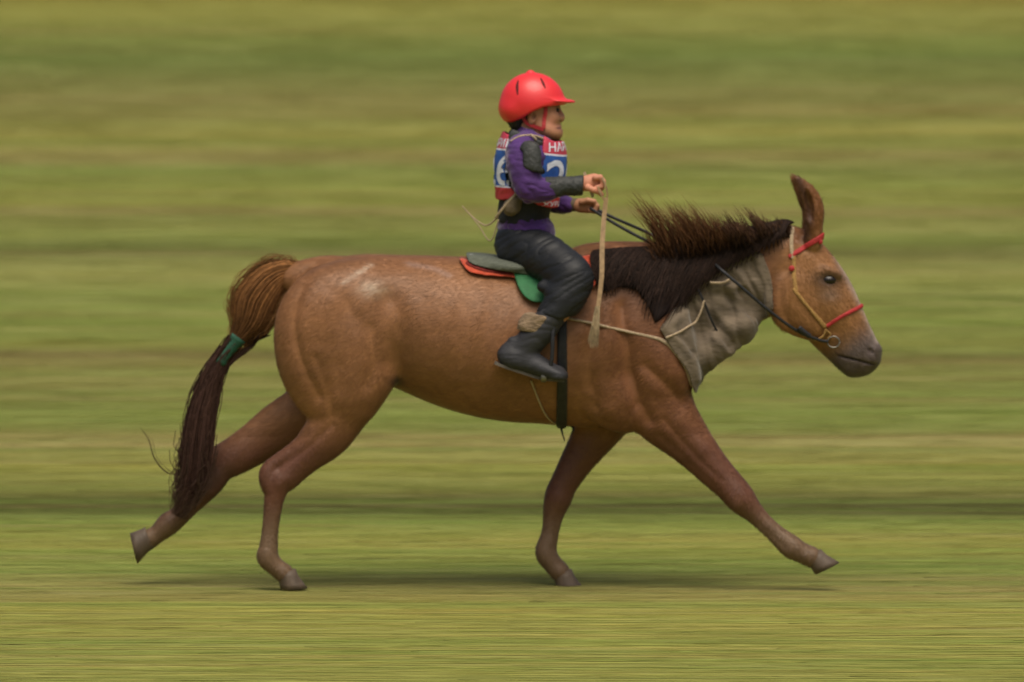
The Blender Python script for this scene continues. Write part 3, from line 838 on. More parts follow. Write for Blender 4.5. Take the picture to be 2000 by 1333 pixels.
for i in range(2700):   # hair blown up and back off the crest, in locks
    lt, la, ll, lb = LOCKS[int(random.random()*len(LOCKS))]
    t = np.clip(lt+random.gauss(0, .020), .2, 1); c = crest_at(t)
    env = np.interp(t, [.25, .36, .5, .62, .8, 1], [78, 100, 84, 60, 42, 26])
    Ln = env*ll*(.25+.95*random.random()**.9)
    an = R((121 if t < .55 else 121+(t-.55)*75)+la+random.gauss(0, 4)); y0 = random.uniform(-.115 if t < .72 else -.115+(t-.72)*.35, .02); yo = max(0, -y0-.03)*150*random.random(); Ln *= 1+yo/70
    lit = random.random(); cl = (np.array((.10, .044, .018)) if t < .62 else np.array((.065, .032, .017)))*(.45+lit*.7)*lb
    pts = []
    for k in range(7):
        s = k/6
        bend = s*s*Ln*.17
        pts.append(W(c[0]+math.cos(an)*Ln*s-bend+3*math.sin(s*5+i), c[1]+24+yo-math.sin(an)*(Ln+22+yo*.8)*s+bend*.4, y0*(1+.3*s)-.01+.012*math.sin(s*3+i)))
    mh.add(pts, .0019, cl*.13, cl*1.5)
for i in range(900):   # forelock / poll tuft
    t = random.random(); c = (1500+62*t, 444+8*t); Ln = random.uniform(15, 46)
    an = R(random.gauss(160, 12))
    pts = [W(c[0]+math.cos(an)*Ln*s, c[1]+10-math.sin(an)*(Ln*.7)*s+s*s*14, random.uniform(-.01, .01)-.02*s) for s in np.linspace(0, 1, 5)]
    mh.add(pts, .002, (.035, .02, .016))
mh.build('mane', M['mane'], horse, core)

# ------------------------------------------------------------------ neck cloth
nc = thing('neck_cloth', 'grey beige cloth wrapped round the neck of the galloping horse', 'cloth', W(1400, 620, 0))
neck_poly = [(1288, 642), (1330, 590), (1362, 545), (1420, 508), (1478, 490), (1500, 520), (1512, 585), (1490, 640), (1450, 680), (1420, 700), (1395, 728), (1372, 752), (1357, 770), (1342, 725), (1310, 678)]
def cloth_extra(g):
    g.chain([(1340, 690, 0, 34, 1.7), (1380, 690, 0, 36, 1.5), (1425, 655, 0, 34, 1.4), (1460, 622, 0, 26, 1.4)], .05)
    g.chain([(1352, 725, 0, 16, 2.0), (1375, 722, 0, 18, 1.6)], .03)
CF = [([(1372, 552), (1392, 620), (1425, 672)], -.030, 9), ([(1350, 590), (1362, 640), (1375, 700), (1385, 745)], -.020, 8),
      ([(1385, 600), (1425, 640), (1465, 632)], .024, 17), ([(1395, 660), (1430, 690)], .014, 10), ([(1450, 570), (1480, 600), (1490, 640)], -.022, 9),
      ([(1425, 520), (1450, 545), (1442, 560), (1405, 556)], .016, 9), ([(1480, 505), (1492, 550), (1500, 600)], .014, 8), ([(1468, 510), (1472, 540)], -.014, 6),
      ([(1310, 650), (1345, 690), (1362, 740)], .012, 9), ([(1300, 640), (1340, 610), (1360, 575)], .012, 10), ([(1330, 655), (1356, 690)], -.012, 7), ([(1400, 575), (1440, 590), (1470, 620)], -.012, 8)]
def cloth_disp(V):
    px, py = pxz(V)
    v = (px-1400)*.866-(py-600)*.5; u = (px-1400)*.5+(py-600)*.866
    w = vnoise(np.column_stack([v*.020, u*.012, V[:, 1]*3]), 2)
    f = np.abs(vnoise(np.column_stack([v*.06+w*1.2, u*.014, V[:, 1]*2]), 8))
    f2 = vnoise(np.column_stack([px*.10+w, py*.03, V[:, 1]*3]), 12)
    o = .016*f-.004+.003*f2
    for pts, a, wd_ in CF: o = o+a*np.exp(-(lined(px, py, pts)/wd_)**2)*.8
    return np.maximum(o, -.009)
shell('wrap', ((1270, 470, -.34), (1530, 800, .34)), .0045, .024, [('poly', neck_poly)], M['cloth'], nc, disp=cloth_disp, extra=cloth_extra, sm=3)
def strap_on(pts, lift=.018, side=-1, sub=8):
    P = catmull(np.array(pts, float), sub); out = []
    for x, y in P:
        p = surf(x, y, side, lift)
        if p is not None: out.append(p)
    out = np.array(out)
    for _ in range(3): out[1:-1] = (out[:-2]+2*out[1:-1]+out[2:])/4
    return out
tubes('edge_cord', [(strap_on([(1296, 662), (1330, 645), (1358, 620), (1372, 585)], .030), .0045, .8)], M['cord'], nc)
tubes('tie_string', [(strap_on([(1352, 545), (1372, 590), (1395, 640), (1418, 668)], .030), .0045, .7)], M['black'], nc)
tubes('edge_cord', [(strap_on([(1385, 553), (1410, 552), (1425, 545)], .034), .005, .8)], M['cord'], nc)

# ------------------------------------------------------------------ breast strap
bs = thing('breast_strap', 'thin beige strap running from the saddle girth round the chest of the horse', 'breast strap', W(1230, 650, 0))
cuts = [('line', [(1098, 618), (1150, 628), (1220, 645), (1290, 662), (1320, 685), (1342, 715), (1354, 752)], [2.4, 2.4, 2.6, 3.4, 6, 7, 6])]
shell('strap', ((1085, 600, -.34), (1385, 780, .34)), .0036, .010, cuts, M['cord'], bs, sm=1)

# ------------------------------------------------------------------ saddle
bl = thing('saddle_blanket', 'orange red saddle blanket showing behind the rider', 'blanket', W(960, 525, 0))
shell('blanket', ((885, 485, -.32), (1175, 620, .32)), .0048, .022, [('poly', [(897, 508), (930, 512), (1000, 525), (1090, 520), (1150, 500), (1165, 520), (1160, 560), (1120, 560), (1050, 552), (1000, 542), (950, 538), (915, 530)])], M['blanket'], bl)
shell('fold', ((895, 485, -.32), (1010, 560, .32)), .0040, .027, [('line', [(912, 515), (935, 523), (965, 529), (1000, 534)], [3, 4.5, 4.5, 3])], M['blanket_dark'], bl, sm=1)
sa = thing('saddle', 'low racing saddle with a green flap and black girth under the rider', 'saddle', W(1040, 520, 0))
def seat_extra(g):
    g.chain([(925, 503, 0, 8, 6), (960, 512, 0, 10, 7), (1010, 518, 0, 14, 6), (1070, 512, 0, 14, 5)], .02)
shell('seat', ((895, 470, -.32), (1165, 570, .32)), .0048, .036, [('poly', [(910, 500), (950, 502), (1010, 510), (1080, 500), (1105, 505), (1105, 530), (1060, 540), (1000, 532), (960, 526), (920, 515)])], M['pad_grey'], sa, extra=seat_extra)
tubes('seat_edge', [(curve_px([(918, 499, -.05), (940, 503, -.09), (962, 510, -.12), (985, 519, -.14)], 6), .007, .8)], M['pad_white'], sa)
shell('flap', ((995, 510, -.34), (1110, 610, -.0)), .0045, .030, [('poly', [(1002, 530), (1060, 525), (1100, 540), (1098, 575), (1060, 588), (1035, 585), (1015, 565)])], M['green'], sa)
shell('flap', ((995, 510, 0), (1110, 610, .34)), .0045, .030, [('poly', [(1002, 530), (1060, 525), (1100, 540), (1098, 575), (1060, 588), (1035, 585), (1015, 565)])], M['green'], sa)
shell('girth', ((1070, 560, -.36), (1125, 850, .36)), .0042, .014, [('line', [(1100, 560), (1098, 640), (1098, 740), (1097, 835)], [8, 9, 10, 10.5])], M['black'], sa, sm=1)
tubes('girth_end', [(curve_px([(1095, 832, -.04), (1098, 845, -.05), (1103, 862, -.05)]), np.linspace(.006, .002, 13), .6), (curve_px([(1114, 828, -.04), (1120, 838, -.05), (1116, 848, -.05)]), np.linspace(.007, .003, 13), .6)], M['black'], sa)
tubes('stirrup_leather', [(curve_px([(1085, 590, -.335), (1080, 650, -.37), (1078, 700, -.375), (1070, 726, -.372)]), .008, .35)], M['black'], sa)
tubes('stirrup_leather', [(curve_px([(1085, 590, .335), (1080, 650, .37), (1078, 700, .375), (1070, 726, .372)]), .008, .35)], M['black'], sa)
for s in (-1, 1):
    pts = [W(1062+0*a, 738, s*.33)+np.array([0, math.cos(a)*.048, math.sin(a)*.055*(1 if math.sin(a) > 0 else .25)]) for a in np.linspace(0, 2*math.pi, 25)]
    v, f = [], []
    P = np.array(pts); 
    # ring lies across the horse: build with an X-facing frame
    n = 8
    for i in range(len(P)):
        T = P[(i+1) % 24]-P[(i-1) % 24]; T /= np.linalg.norm(T); U = np.array([1.0, 0, 0]); B = np.cross(T, U)
        for j in range(n):
            a = 2*math.pi*j/n; v.append(P[i]+.012*math.cos(a)*U+.004*math.sin(a)*B)
    for i in range(len(P)-1):
        for j in range(n): f.append([i*n+j, i*n+(j+1) % n, (i+1)*n+(j+1) % n, (i+1)*n+j])
    mesh_obj('stirrup', v, f, M['steel'], sa)
gc = [(1037, 742), (1048, 770), (1062, 802), (1078, 822), (1094, 828)]
tubes('tie_cord', [(strap_on(gc, .006), .0038, 1)], M['cord'], sa)

# ------------------------------------------------------------------ bridle
br = thing('bridle', 'bridle with red browband, red noseband and black reins on the horse head', 'bridle', W(1590, 600, 0))
hb_ = ((1500, 440, -.2), (1720, 740, .2))
def strap(name, pts, w, m, grow=.007, b=None, ymin=None, ymax=None):
    xs_ = [p[0] for p in pts]; ys_ = [p[1] for p in pts]
    bb = ((min(xs_)-25, min(ys_)-25, -.2 if ymin is None else ymin), (max(xs_)+25, max(ys_)+25, .2 if ymax is None else ymax))
    return shell(name, bb, .0030, grow, [('line', pts, w)], m, br, sm=1)
strap('browband', [(1545, 503), (1563, 492), (1588, 476), (1612, 463)], [4.5, 4.5, 5, 6], M['red'], .008)
strap('noseband', [(1618, 640), (1640, 625), (1665, 612), (1692, 600)], 3.6, M['red'], .008)
strap('cheek_strap', [(1552, 505), (1552, 540), (1556, 570)], [4, 4, 4], M['yellow'])
strap('cheek_strap', [(1552, 568), (1580, 602), (1612, 640)], [3.5, 3, 4.5], M['yellow'], .009)
strap('crown_strap', [(1550, 450), (1547, 475), (1549, 505)], 4, M['cord'], .008)
for q in (((1546, 524), -.088, .012), ((1602, 472), -.068, .010)):
    ball('rosette', W(*q[0], q[1]-.012), q[2], M['red'], br, (1, .6, 1), 16)
tubes('chin_loop', [(strap_on([(1612, 642), (1606, 655), (1592, 662)], .008), .005, 1), (strap_on([(1612, 644), (1622, 652), (1616, 660)], .008), .004, 1)], M['yellow'], br)
for s in (-1, 1):
    th = np.linspace(0, 2*math.pi, 25)
    P = np.array([W(1628, 668, s*.080)+np.array([0.024*math.cos(a), 0, .022*math.sin(a)]) for a in th])
    tubes('bit_ring', [(P, .0028, 1)], M['steel'], br)
def rein(s, off):
    Yh = s*.02+.06
    a = [(1152, 404+off*.3, Yh), (1205, 432+off, s*.05+.02), (1260, 458+off*1.5, s*.09)]
    b = [(1300, 478+off, s*.05), (1345, 492, s*.045), (1385, 508, s*.09), (1412, 530, s*.150), (1445, 558, s*.16), (1500, 605, s*.145), (1555, 645, s*.12), (1600, 664, s*.09), (1618, 667, s*.082)]
    return curve_px(a+b, 8)
tubes('rein', [(rein(-1, 7), .0062, .5)], M['black'], br)
tubes('rein', [(rein(1, -4), .0062, .5)], M['black'], br)
tubes('rein_buckle', [(curve_px([(1560, 640, -.125), (1572, 650, -.12), (1582, 657, -.115)]), .011, .6)], M['black'], br)

# ------------------------------------------------------------------ rider
rd = thing('person', 'young rider in red helmet, purple jersey, numbered bib and black trousers astride the horse', 'person', W(1030, 510, 0))
def torso_sdf(g, grow=0):
    c = lambda n, k=.02: g.chain(n, k, grow)
    c([(1038, 262, 0, 24, 1.1), (1037, 290, 0, 42, 1.75), (1037, 325, 0, 50, 1.5), (1030, 370, 0, 46, 1.35), (1022, 420, 0, 41, 1.35), (1022, 455, 0, 43, 1.45), (1027, 490, 0, 42, 1.6)])
def arm_near(g, grow=0):
    g.chain([(1024, 290, -.150, 25), (1022, 315, -.175, 23), (1030, 352, -.198, 20), (1038, 372, -.205, 19)], .015, grow)
    g.chain([(1038, 372, -.205, 19), (1075, 370, -.198, 18.5), (1110, 364, -.185, 15), (1140, 361, -.175, 12, 1)], .015, grow)
def arm_far(g, grow=0):
    g.chain([(1045, 292, .150, 24), (1050, 330, .175, 21), (1058, 375, .185, 19)], .015, grow)
    g.chain([(1058, 378, .185, 19), (1090, 398, .14, 16), (1118, 400, .10, 12), (1130, 400, .09, 11)], .015, grow)
def legs(g, grow=0):
    for s in (-1, 1):
        g.chain([(1020, 482, s*.075, 42, 1.0), (1060, 500, s*.16, 40, .9), (1100, 525, s*.25, 35, .8), (1122, 545, s*.295, 31, .85)], .03, grow)
        g.chain([(1122, 545, s*.295, 32, .85), (1108, 580, s*.315, 29, .8), (1085, 610, s*.325, 25, .8), (1052, 650, s*.33, 22, .85), (1028, 685, s*.33, 18, .9)], .03, grow)
def body_core(g, grow=0):
    torso_sdf(g, grow-.012); arm_near(g, grow-.008); arm_far(g, grow-.008); legs(g, grow-.012)
    for s in (-1, 1): g.chain([(1022, 700, s*.33, 15), (1060, 722, s*.33, 13), (1088, 733, s*.33, 10)], .01, grow)
parts = []
g1 = Grid((-.12, -.42, .75), (.36, .42, 1.86), .006); body_core(g1); V, F = g1.mesh(); parts.append((smooth_mesh(V, F, 2), F))
# head
def face(g, grow=0):
    g.ell(W(1042, 205), (.100, .077, .105), 0, .01)
    g.ell(W(1061, 224), (.067, .062, .072), 0, .03)
    g.ell(W(1079, 239), (.029, .037, .035), 0, .02)
    g.chain([(1054, 244, 0, 20, 1.4), (1072, 256, 0, 11, 2.0), (1086, 260, 0, 8.5, 1.6)], .03)
    g.chain([(1030, 240, 0, 24, 1.0), (1034, 262, 0, 23, 1.0), (1036, 290, 0, 27, 1.3)], .03)
    g.chain([(1091, 219, 0, 3.0, 1.3), (1094.5, 226, 0, 3.4, 1.4), (1096, 231.5, 0, 4.0, 1.7)], .014)
    for s in (-1, 1):
        g.ell(W(1094, 233.5, s*.012), (.008, .008, .006), 0, .008)
        g.ell(W(1078, 230, s*.036), (.026, .022, .022), 0, .02)
        g.ell(W(1092, 214.5, s*.030), (.013, .018, .0095), 0, .008, True)
    g.ell(W(1092, 246.5), (.0105, .019, .0060), R(-15), .006)
    g.ell(W(1090, 253), (.0095, .017, .0070), R(10), .006)
    g.ell(W(1097, 249.8), (.015, .017, .0038), 0, .002, True)
    for s in (-1, 1):
        g.ell(W(1040, 229, s*.072), (.018, .013, .031), R(-12), .006)
        g.ell(W(1043, 227, s*.082), (.009, .008, .017), R(-12), .004, True)
g2 = Grid((-.06, -.12, 1.70), (.25, .12, 2.12), .0028); face(g2); V, F = g2.mesh(); V = smooth_mesh(V, F, 1); parts.append((V, F)); HBV = BVHTree.FromPolygons([tuple(v) for v in V.tolist()], F.tolist())
# hands
def hand_near(g):
    g.chain([(1136, 361, -.175, 12.5, 1), (1148, 358, -.178, 13.5, .95)], .008)
    g.chain([(1146, 357, -.178, 15, .8), (1160, 354, -.178, 15.5, .72)], .008)
    for i, (dy, L) in enumerate(((-.030, 1), (-.010, 1.08), (.010, 1.0), (.028, .85))):
        y = -.178+dy*.9; e = i*1.2
        g.chain([(1162, 347+e, y, 5.8), (1172, 346+e, y, 5.6), (1178, 354+e, y, 5.3), (1175, 364+e*.8, y, 5.0), (1166, 366+e*.5, y, 5.2)], .0025, smooth=False)
    g.chain([(1148, 366, -.206, 6.5), (1160, 371, -.212, 5.8), (1170, 375, -.205, 5.0), (1175, 380, -.198, 4.4)], .004, smooth=False)
def hand_far(g):
    g.chain([(1122, 400, .095, 11, 1), (1136, 401, .085, 12, .95)], .008)
    g.chain([(1134, 401, .085, 14, .75), (1148, 402, .078, 14.5, .7)], .008)
    for i, (dy, L) in enumerate(((-.028, 1), (-.009, 1.05), (.009, 1.0), (.026, .85))):
        y = .08+dy*.9; e = i*1.0
        g.chain([(1150, 394+e, y, 5.6), (1160, 394+e, y, 5.3), (1166, 402+e, y, 5.1), (1162, 410+e*.8, y, 4.9), (1153, 411, y, 5.0)], .0025, smooth=False)
    g.chain([(1136, 394, .055, 6), (1148, 391, .046, 5.4), (1160, 393, .048, 4.8)], .004, smooth=False)
for fn, c in ((hand_near, W(1155, 358, -.18)), (hand_far, W(1143, 402, .08))):
    g3 = Grid(c-np.array([.075, .075, .06]), c+np.array([.075, .075, .06]), .0018); fn(g3)
    g3.F[0] = 1; V, F = g3.mesh(); parts.append((smooth_mesh(V, F, 1), F))
o = 0; VV = []; FF = []
for v, f in parts: VV.append(v); FF.append(f+o); o += len(v)
VV = np.concatenate(VV); FF = np.concatenate(FF)
def skin_cols(V):
    px, py = pxz(V); C = np.tile(np.array([.37, .175, .095]), (len(V), 1))
    hd = (py > 335)&(px > 1130)&(V[:, 1] < 0); C[hd] = (.48, .20, .12)
    lp = np.exp(-(np.hypot((px-1093)/6, (py-250)/5))**2); C = lerpc(C, (.27, .10, .075), lp*.6)
    chk = np.exp(-(np.hypot((px-1078)/14, (py-238)/11))**2); C = lerpc(C, (.48, .20, .13), chk*.6)
    mo = np.exp(-(np.hypot((px-1091)/6, (py-249.8)/1.8))**2); C = lerpc(C, (.06, .02, .018), mo*.9)
    er = np.exp(-(np.hypot((px-1043)/4.5, (py-227)/8))**2)*(py < 245); C = lerpc(C, (.13, .05, .03), er*.8)
    ns_ = np.exp(-(np.hypot((px-1094)/3, (py-235.5)/1.5))**2); C = lerpc(C, (.08, .03, .02), ns_*.8)
    eb = np.exp(-(np.hypot((px-1087)/7, (py-214)/5))**2); C = lerpc(C, (.17, .08, .05), eb*.3)
    br_ = np.exp(-(np.hypot((px-1088)/7, (py-207)/2.2))**2); C = lerpc(C, (.03, .02, .015), br_*.85)
    return np.column_stack([C*(1+.05*vnoise(V*40))[:, None], np.ones(len(V))])
mesh_obj('body', VV, FF, M['skin'], rd, uvcol=skin_cols(VV))
for s in (-1, 1): ball('eye', W(1087.5, 214.5, s*.031), .0105, M['eye'], rd)

# hair under the helmet
def part_sdf(name, lo, hi, vox, fn, m, sm=2, disp=None, parent=rd, label=None):
    g = Grid(lo, hi, vox); fn(g); g.F[0] = g.F[-1] = 1; g.F[:, 0] = g.F[:, -1] = 1; g.F[:, :, 0] = g.F[:, :, -1] = 1
    V, F = g.mesh(); V = smooth_mesh(V, F, sm)
    if disp is not None: V = V+normals(V, F)*disp(V)[:, None]
    return mesh_obj(name, V, F, m, parent, label=label)
def f(g):
    g.ell(W(1034, 208), (.098, .078, .090), 0, .01)
    g.chain([(1010, 235, 0, 20, 1.6), (1014, 252, 0, 13, 2.0)], .02)
    X, Z = g.XZ(); g.cut2(poly_sdf(X, Z, [(960, 180), (1075, 180), (1072, 212), (1048, 214), (1033, 222), (1028, 240), (1024, 262), (1000, 262), (960, 240)], 0, False), .004)
part_sdf('hair', (-.12, -.13, 1.75), (.2, .13, 2.1), .004, f, M['hair'], 1, lambda V: .002*vnoise(V*np.array([150, 150, 30])))
# helmet
def hel(g):
    g.ell(W(1040, 202), (.130, .112, .124), R(-6), .01)
    g.ell(W(1003, 214), (.054, .085, .046), R(0), .03)
    X, Z = g.XZ(); g.cut2(poly_sdf(X, Z, [(955, 120), (1140, 120), (1140, 203), (1100, 204), (1062, 207), (1040, 216), (1018, 230), (1000, 238), (970, 240), (950, 220)], 0, False), .010)
    g.ell(W(1085, 195), (.080, .088, .0105), R(-5), .014)
    g.ell(W(1036, 142), (.016, .016, .012), 0, .008)
part_sdf('helmet', (-.1, -.14, 1.78), (.30, .14, 2.14), .0035, hel, M['helmet'], 2)
def helshell(g, grow=0):
    g.ell(W(1040, 202), (.1315, .1135, .1255), R(-6), .01); g.ell(W(1003, 214), (.0555, .0865, .0475), R(0), .03)
for pts, w in (([(1012, 160), (1010, 172), (1011, 186)], [1.5, 3, 1.5]), ([(1056, 155), (1061, 165), (1065, 174)], [1.5, 2.6, 1.2])):
    for lo_, hi_ in ((-.14, 0.0), (0.0, .14)):
        shell('vent', ((pts[0][0]-12, 148, lo_), (pts[-1][0]+12, 195, hi_)), .0022, 0, [('line', pts, w)], M['vent'], rd, sdf=helshell, sm=1, k=.002)
def ribbon(P, w, th, dirv):
    """flat strap: width w along dirv"""
    P = np.asarray(P, float); T = np.gradient(P, axis=0); T /= np.linalg.norm(T, axis=1)[:, None]
    D = np.array(dirv, float); D = D-T*(T@D)[:, None]; D /= np.linalg.norm(D, axis=1)[:, None]
    N_ = np.cross(T, D); w = np.full(len(P), w) if np.isscalar(w) else np.asarray(w)
    V = []; F = []
    for i in range(len(P)):
        for a, b in ((-1, -1), (1, -1), (1, 1), (-1, 1)): V.append(P[i]+D[i]*w[i]*a/2+N_[i]*th*b/2)
    for i in range(len(P)-1):
        for j in range(4): F.append([i*4+j, i*4+(j+1) % 4, (i+1)*4+(j+1) % 4, (i+1)*4+j])
    n = len(P)-1; F += [[0, 3, 2, 1], [n*4, n*4+1, n*4+2, n*4+3]]
    return V, F
def ribs(name, lst, m, parent, label=None):
    V = []; F = []
    for a in lst:
        v, f_ = ribbon(*a); o_ = len(V); V += v; F += [[i+o_ for i in q] for q in f_]
    return mesh_obj(name, V, F, m, parent, smooth=False, label=label)
def on_head(pts, s, lift=.004):
    out = []
    for x, y in catmull(np.array(pts, float), 4):
        o_ = Vector(W(x, y, s*.3)); h = HBV.ray_cast(o_, Vector((0, -s, 0)))
        out.append(np.array(h[0])+np.array([0, s*lift, 0]) if h[0] is not None else W(x, y, s*.05))
    return np.array(out)
for s in (-1, 1):
    ribs('chin_strap', [(on_head([(1067, 203), (1066, 222), (1063, 240), (1062, 256)], s, .005), .015, .005, (1, 0, 0)),
                        (on_head([(1022, 234), (1028, 244), (1040, 250), (1052, 254), (1062, 257)], s, .006), .014, .005, (0, 0, 1))], M['red'], rd)
ribs('chin_strap', [(curve_px([(1062, 256, -.05), (1068, 266, -.03), (1070, 269, 0), (1068, 266, .03), (1062, 256, .05)]), .016, .004, (1, 0, 0))], M['red'], rd)

# jersey (torso under the vest, sleeves, hem)
def fold(amp, fr, seed, ax=(1, 1, 1)):
    def d(V):
        w = vnoise(V*9, seed)
        return amp*(np.abs(vnoise(V*fr*np.array(ax)+w[:, None]*1.1, seed+1))*2-.6)
    return d
def jer(g):
    torso_sdf(g, .002)
    g.chain([(1020, 287, -.125, 28), (1020, 315, -.170, 28.5), (1028, 350, -.197, 25.5), (1036, 370, -.203, 24)], .02)
    g.chain([(1036, 370, -.203, 24), (1060, 370, -.20, 22), (1080, 368, -.196, 19)], .01)
    g.chain([(1040, 287, .125, 29), (1050, 330, .175, 27), (1058, 378, .185, 24)], .02)
    g.chain([(1058, 378, .185, 24), (1085, 397, .15, 19), (1112, 400, .105, 14.5)], .01)
    g.chain([(1032, 256, 0, 27, 1.1), (1038, 272, 0, 34, 1.4)], .02)
    g.chain([(1024, 440, 0, 49, 1.4), (1032, 457, 0, 52, 1.45)], .01)
    X, Z = g.XZ(); g.cut2(poly_sdf(X, Z, [(940, 240), (1015, 243), (1062, 264), (1140, 280), (1140, 480), (1085, 470), (1030, 455), (985, 452), (940, 440)], 0, False), .006)
part_sdf('jersey', (-.16, -.28, 1.30), (.32, .27, 1.88), .0045, jer, M['purple'], 2, fold(.0035, 26, 3, (1, 1, 1.6)))
# protective vest
def ves(g):
    g.chain([(1036, 272, 0, 40, 1.55), (1037, 300, 0, 50, 1.45), (1037, 330, 0, 55, 1.38), (1030, 375, 0, 50, 1.33), (1022, 415, 0, 45, 1.33), (1021, 432, 0, 44, 1.4)], .02)
    X, Z = g.XZ(); g.cut2(poly_sdf(X, Z, [(940, 268), (1000, 252), (1060, 268), (1120, 285), (1120, 420), (1066, 436), (985, 436), (940, 420)], 0, False), .008)
part_sdf('vest', (-.16, -.24, 1.36), (.26, .24, 1.86), .0045, ves, M['vest'], 2, fold(.002, 22, 8))
def colr(g):
    g.chain([(1030, 262, 0, 34, 1.35), (1036, 276, 0, 40, 1.6)], .02)
    g.chain([(1015, 268, -.10, 22, 1), (1045, 274, -.12, 20, 1)], .02); g.chain([(1020, 268, .10, 22, 1), (1050, 274, .12, 20, 1)], .02)
    X, Z = g.XZ(); g.cut2(poly_sdf(X, Z, [(985, 270), (1000, 250), (1030, 262), (1068, 276), (1062, 290), (1040, 276), (1010, 276), (990, 300)], 0, False), .006)
part_sdf('vest_collar', (-.12, -.2, 1.72), (.22, .2, 1.88), .004, colr, M['collar'], 2)
# arm guards
def elb(g):
    g.chain([(1036, 284, -.176, 26, .9), (1037, 305, -.202, 26, .85), (1040, 335, -.214, 24, .9)], .015)
    X, Z = g.XZ(); g.cut2(poly_sdf(X, Z, [(1014, 288), (1024, 276), (1044, 276), (1056, 292), (1057, 318), (1059, 336), (1030, 330), (1020, 322), (1022, 300)], -.2), .012)
part_sdf('shoulder_guard', (-.02, -.27, 1.62), (.16, -.13, 1.82), .0030, elb, M['guard'], 2, fold(.0015, 40, 5))
def fg(g):
    g.chain([(1066, 366, -.200, 19.5), (1085, 366, -.196, 19.5), (1100, 363, -.192, 17), (1120, 363, -.184, 18), (1139, 361, -.177, 18)], .008)
    X, Z = g.XZ(); g.cut2(poly_sdf(X, Z, [(1064, 340), (1140, 340), (1138, 385), (1064, 386)], -.19, False), .006)
part_sdf('forearm_guard', (.08, -.28, 1.5), (.33, -.12, 1.72), .0030, fg, M['guard'], 2, fold(.0018, 38, 6, (1.6, 1, 1)))
def cf_(g):
    g.chain([(1108, 400, .11, 12.5), (1130, 400, .092, 13)], .005)
    X, Z = g.XZ(); g.cut2(poly_sdf(X, Z, [(1108, 380), (1130, 382), (1130, 420), (1108, 420)], .1, False), .003)
part_sdf('cuff', (.18, .04, 1.45), (.32, .17, 1.6), .003, cf_, M['pouch'], 1)

# bib
def bibs(g, grow=0):
    g.chain([(1038, 262, 0, 42, 1.5), (1038, 290, 0, 61, 1.25), (1036, 325, 0, 66, 1.15), (1031, 365, 0, 60, 1.15), (1030, 400, 0, 56, 1.2), (1030, 415, 0, 54, 1.2)], .02)
zt, zl = W(0, 297)[2], W(0, 383)[2]
def bib(polyg, m, seed, nm='bib_panel', inner=.007):
    def fn(g):
        bibs(g); A = g.F.copy()
        X, Z = g.XZ(); g.cut2(poly_sdf(X, Z, polyg, -.1, False), .004)
        g.F = np.maximum(g.F, -(A+inner))
    return part_sdf(nm, (-.18, -.24, 1.42), (.28, .24, 1.86), .0040, fn, m, 2, fold(.0025, 14, seed))
front = bib([(1062, 265), (1080, 274), (1130, 280), (1130, 405), (1100, 408), (1075, 406), (1050, 400), (1036, 388), (1046, 360), (1056, 330), (1060, 300)], bib_mat('bib_front', W(0, 298)[2]+.15*.16, W(0, 383)[2]+.15*.16, .15), 21)
back = bib([(940, 262), (985, 258), (1002, 268), (994, 300), (986, 330), (990, 360), (1008, 376), (1000, 388), (975, 392), (940, 390)], bib_mat('bib_back', W(0, 289)[2], W(0, 364)[2], 0.0), 22)
def wrap_text(txt, host, th0, z0, h, w, facing, nm, shear=0, up=0):
    """print letters on the bib; they run round the chest (angle) and up (z)"""
    cu = bpy.data.curves.new('t', 'FONT'); cu.body = txt; cu.size = 1; cu.shear = shear; cu.offset = .012
    ob = bpy.data.objects.new('t', cu); S.collection.objects.link(ob)
    dg = bpy.context.evaluated_depsgraph_get(); me = bpy.data.meshes.new_from_object(ob.evaluated_get(dg))
    import bmesh
    bm = bmesh.new(); bm.from_mesh(me); bmesh.ops.triangulate(bm, faces=bm.faces)
    for _ in range(3):
        le = [e for e in bm.edges if e.calc_length() > .12]
        if not le: break
        bmesh.ops.subdivide_edges(bm, edges=le, cuts=1); bmesh.ops.triangulate(bm, faces=[f_ for f_ in bm.faces if len(f_.verts) > 3])
    V = np.array([v.co for v in bm.verts]); F = [[v.index for v in f_.verts] for f_ in bm.faces]; bm.free()
    bpy.data.objects.remove(ob)
    lo, hi = V.min(0), V.max(0); V[:, 0] = (V[:, 0]-(lo[0]+hi[0])/2)/(hi[0]-lo[0])*w; V[:, 1] = (V[:, 1]-lo[1])/(hi[1]-lo[1])*h
    hm = host.data; bv = BVHTree.FromPolygons([v.co[:] for v in hm.vertices], [p.vertices[:] for p in hm.polygons])
    c = W(1036, 330); out = []; rad = .135
    for v in V:
        th = th0+v[0]/rad                      # angle seen from above; 0 = +X
        d = Vector((math.cos(th), math.sin(th), 0)); z = z0+v[1]+up*v[0]
        o_ = Vector((c[0], 0, z))+d*.5
        hit = bv.ray_cast(o_, -d)
        p = hit[0]+d*.0022 if hit[0] is not None else Vector((c[0], 0, z))+d*rad
        out.append(p)
    return mesh_obj(nm, np.array(out), F, M['white'], host, smooth=False)
wrap_text('26', front, R(-22), W(0, 378)[2], .140, .215, 1, 'number', 0)
wrap_text('НАРИН', front, R(-22), W(0, 293)[2], .036, .20, 1, 'lettering', .1)
wrap_text('26', back, R(180+22), W(0, 360)[2], .125, .215, -1, 'number', 0)
wrap_text('НАРИН', back, R(180+22), W(0, 285)[2], .034, .20, -1, 'lettering', .1)
wrap_text('ХУРД', front, R(-40), W(0, 402)[2], .022, .15, 1, 'lettering', .1)
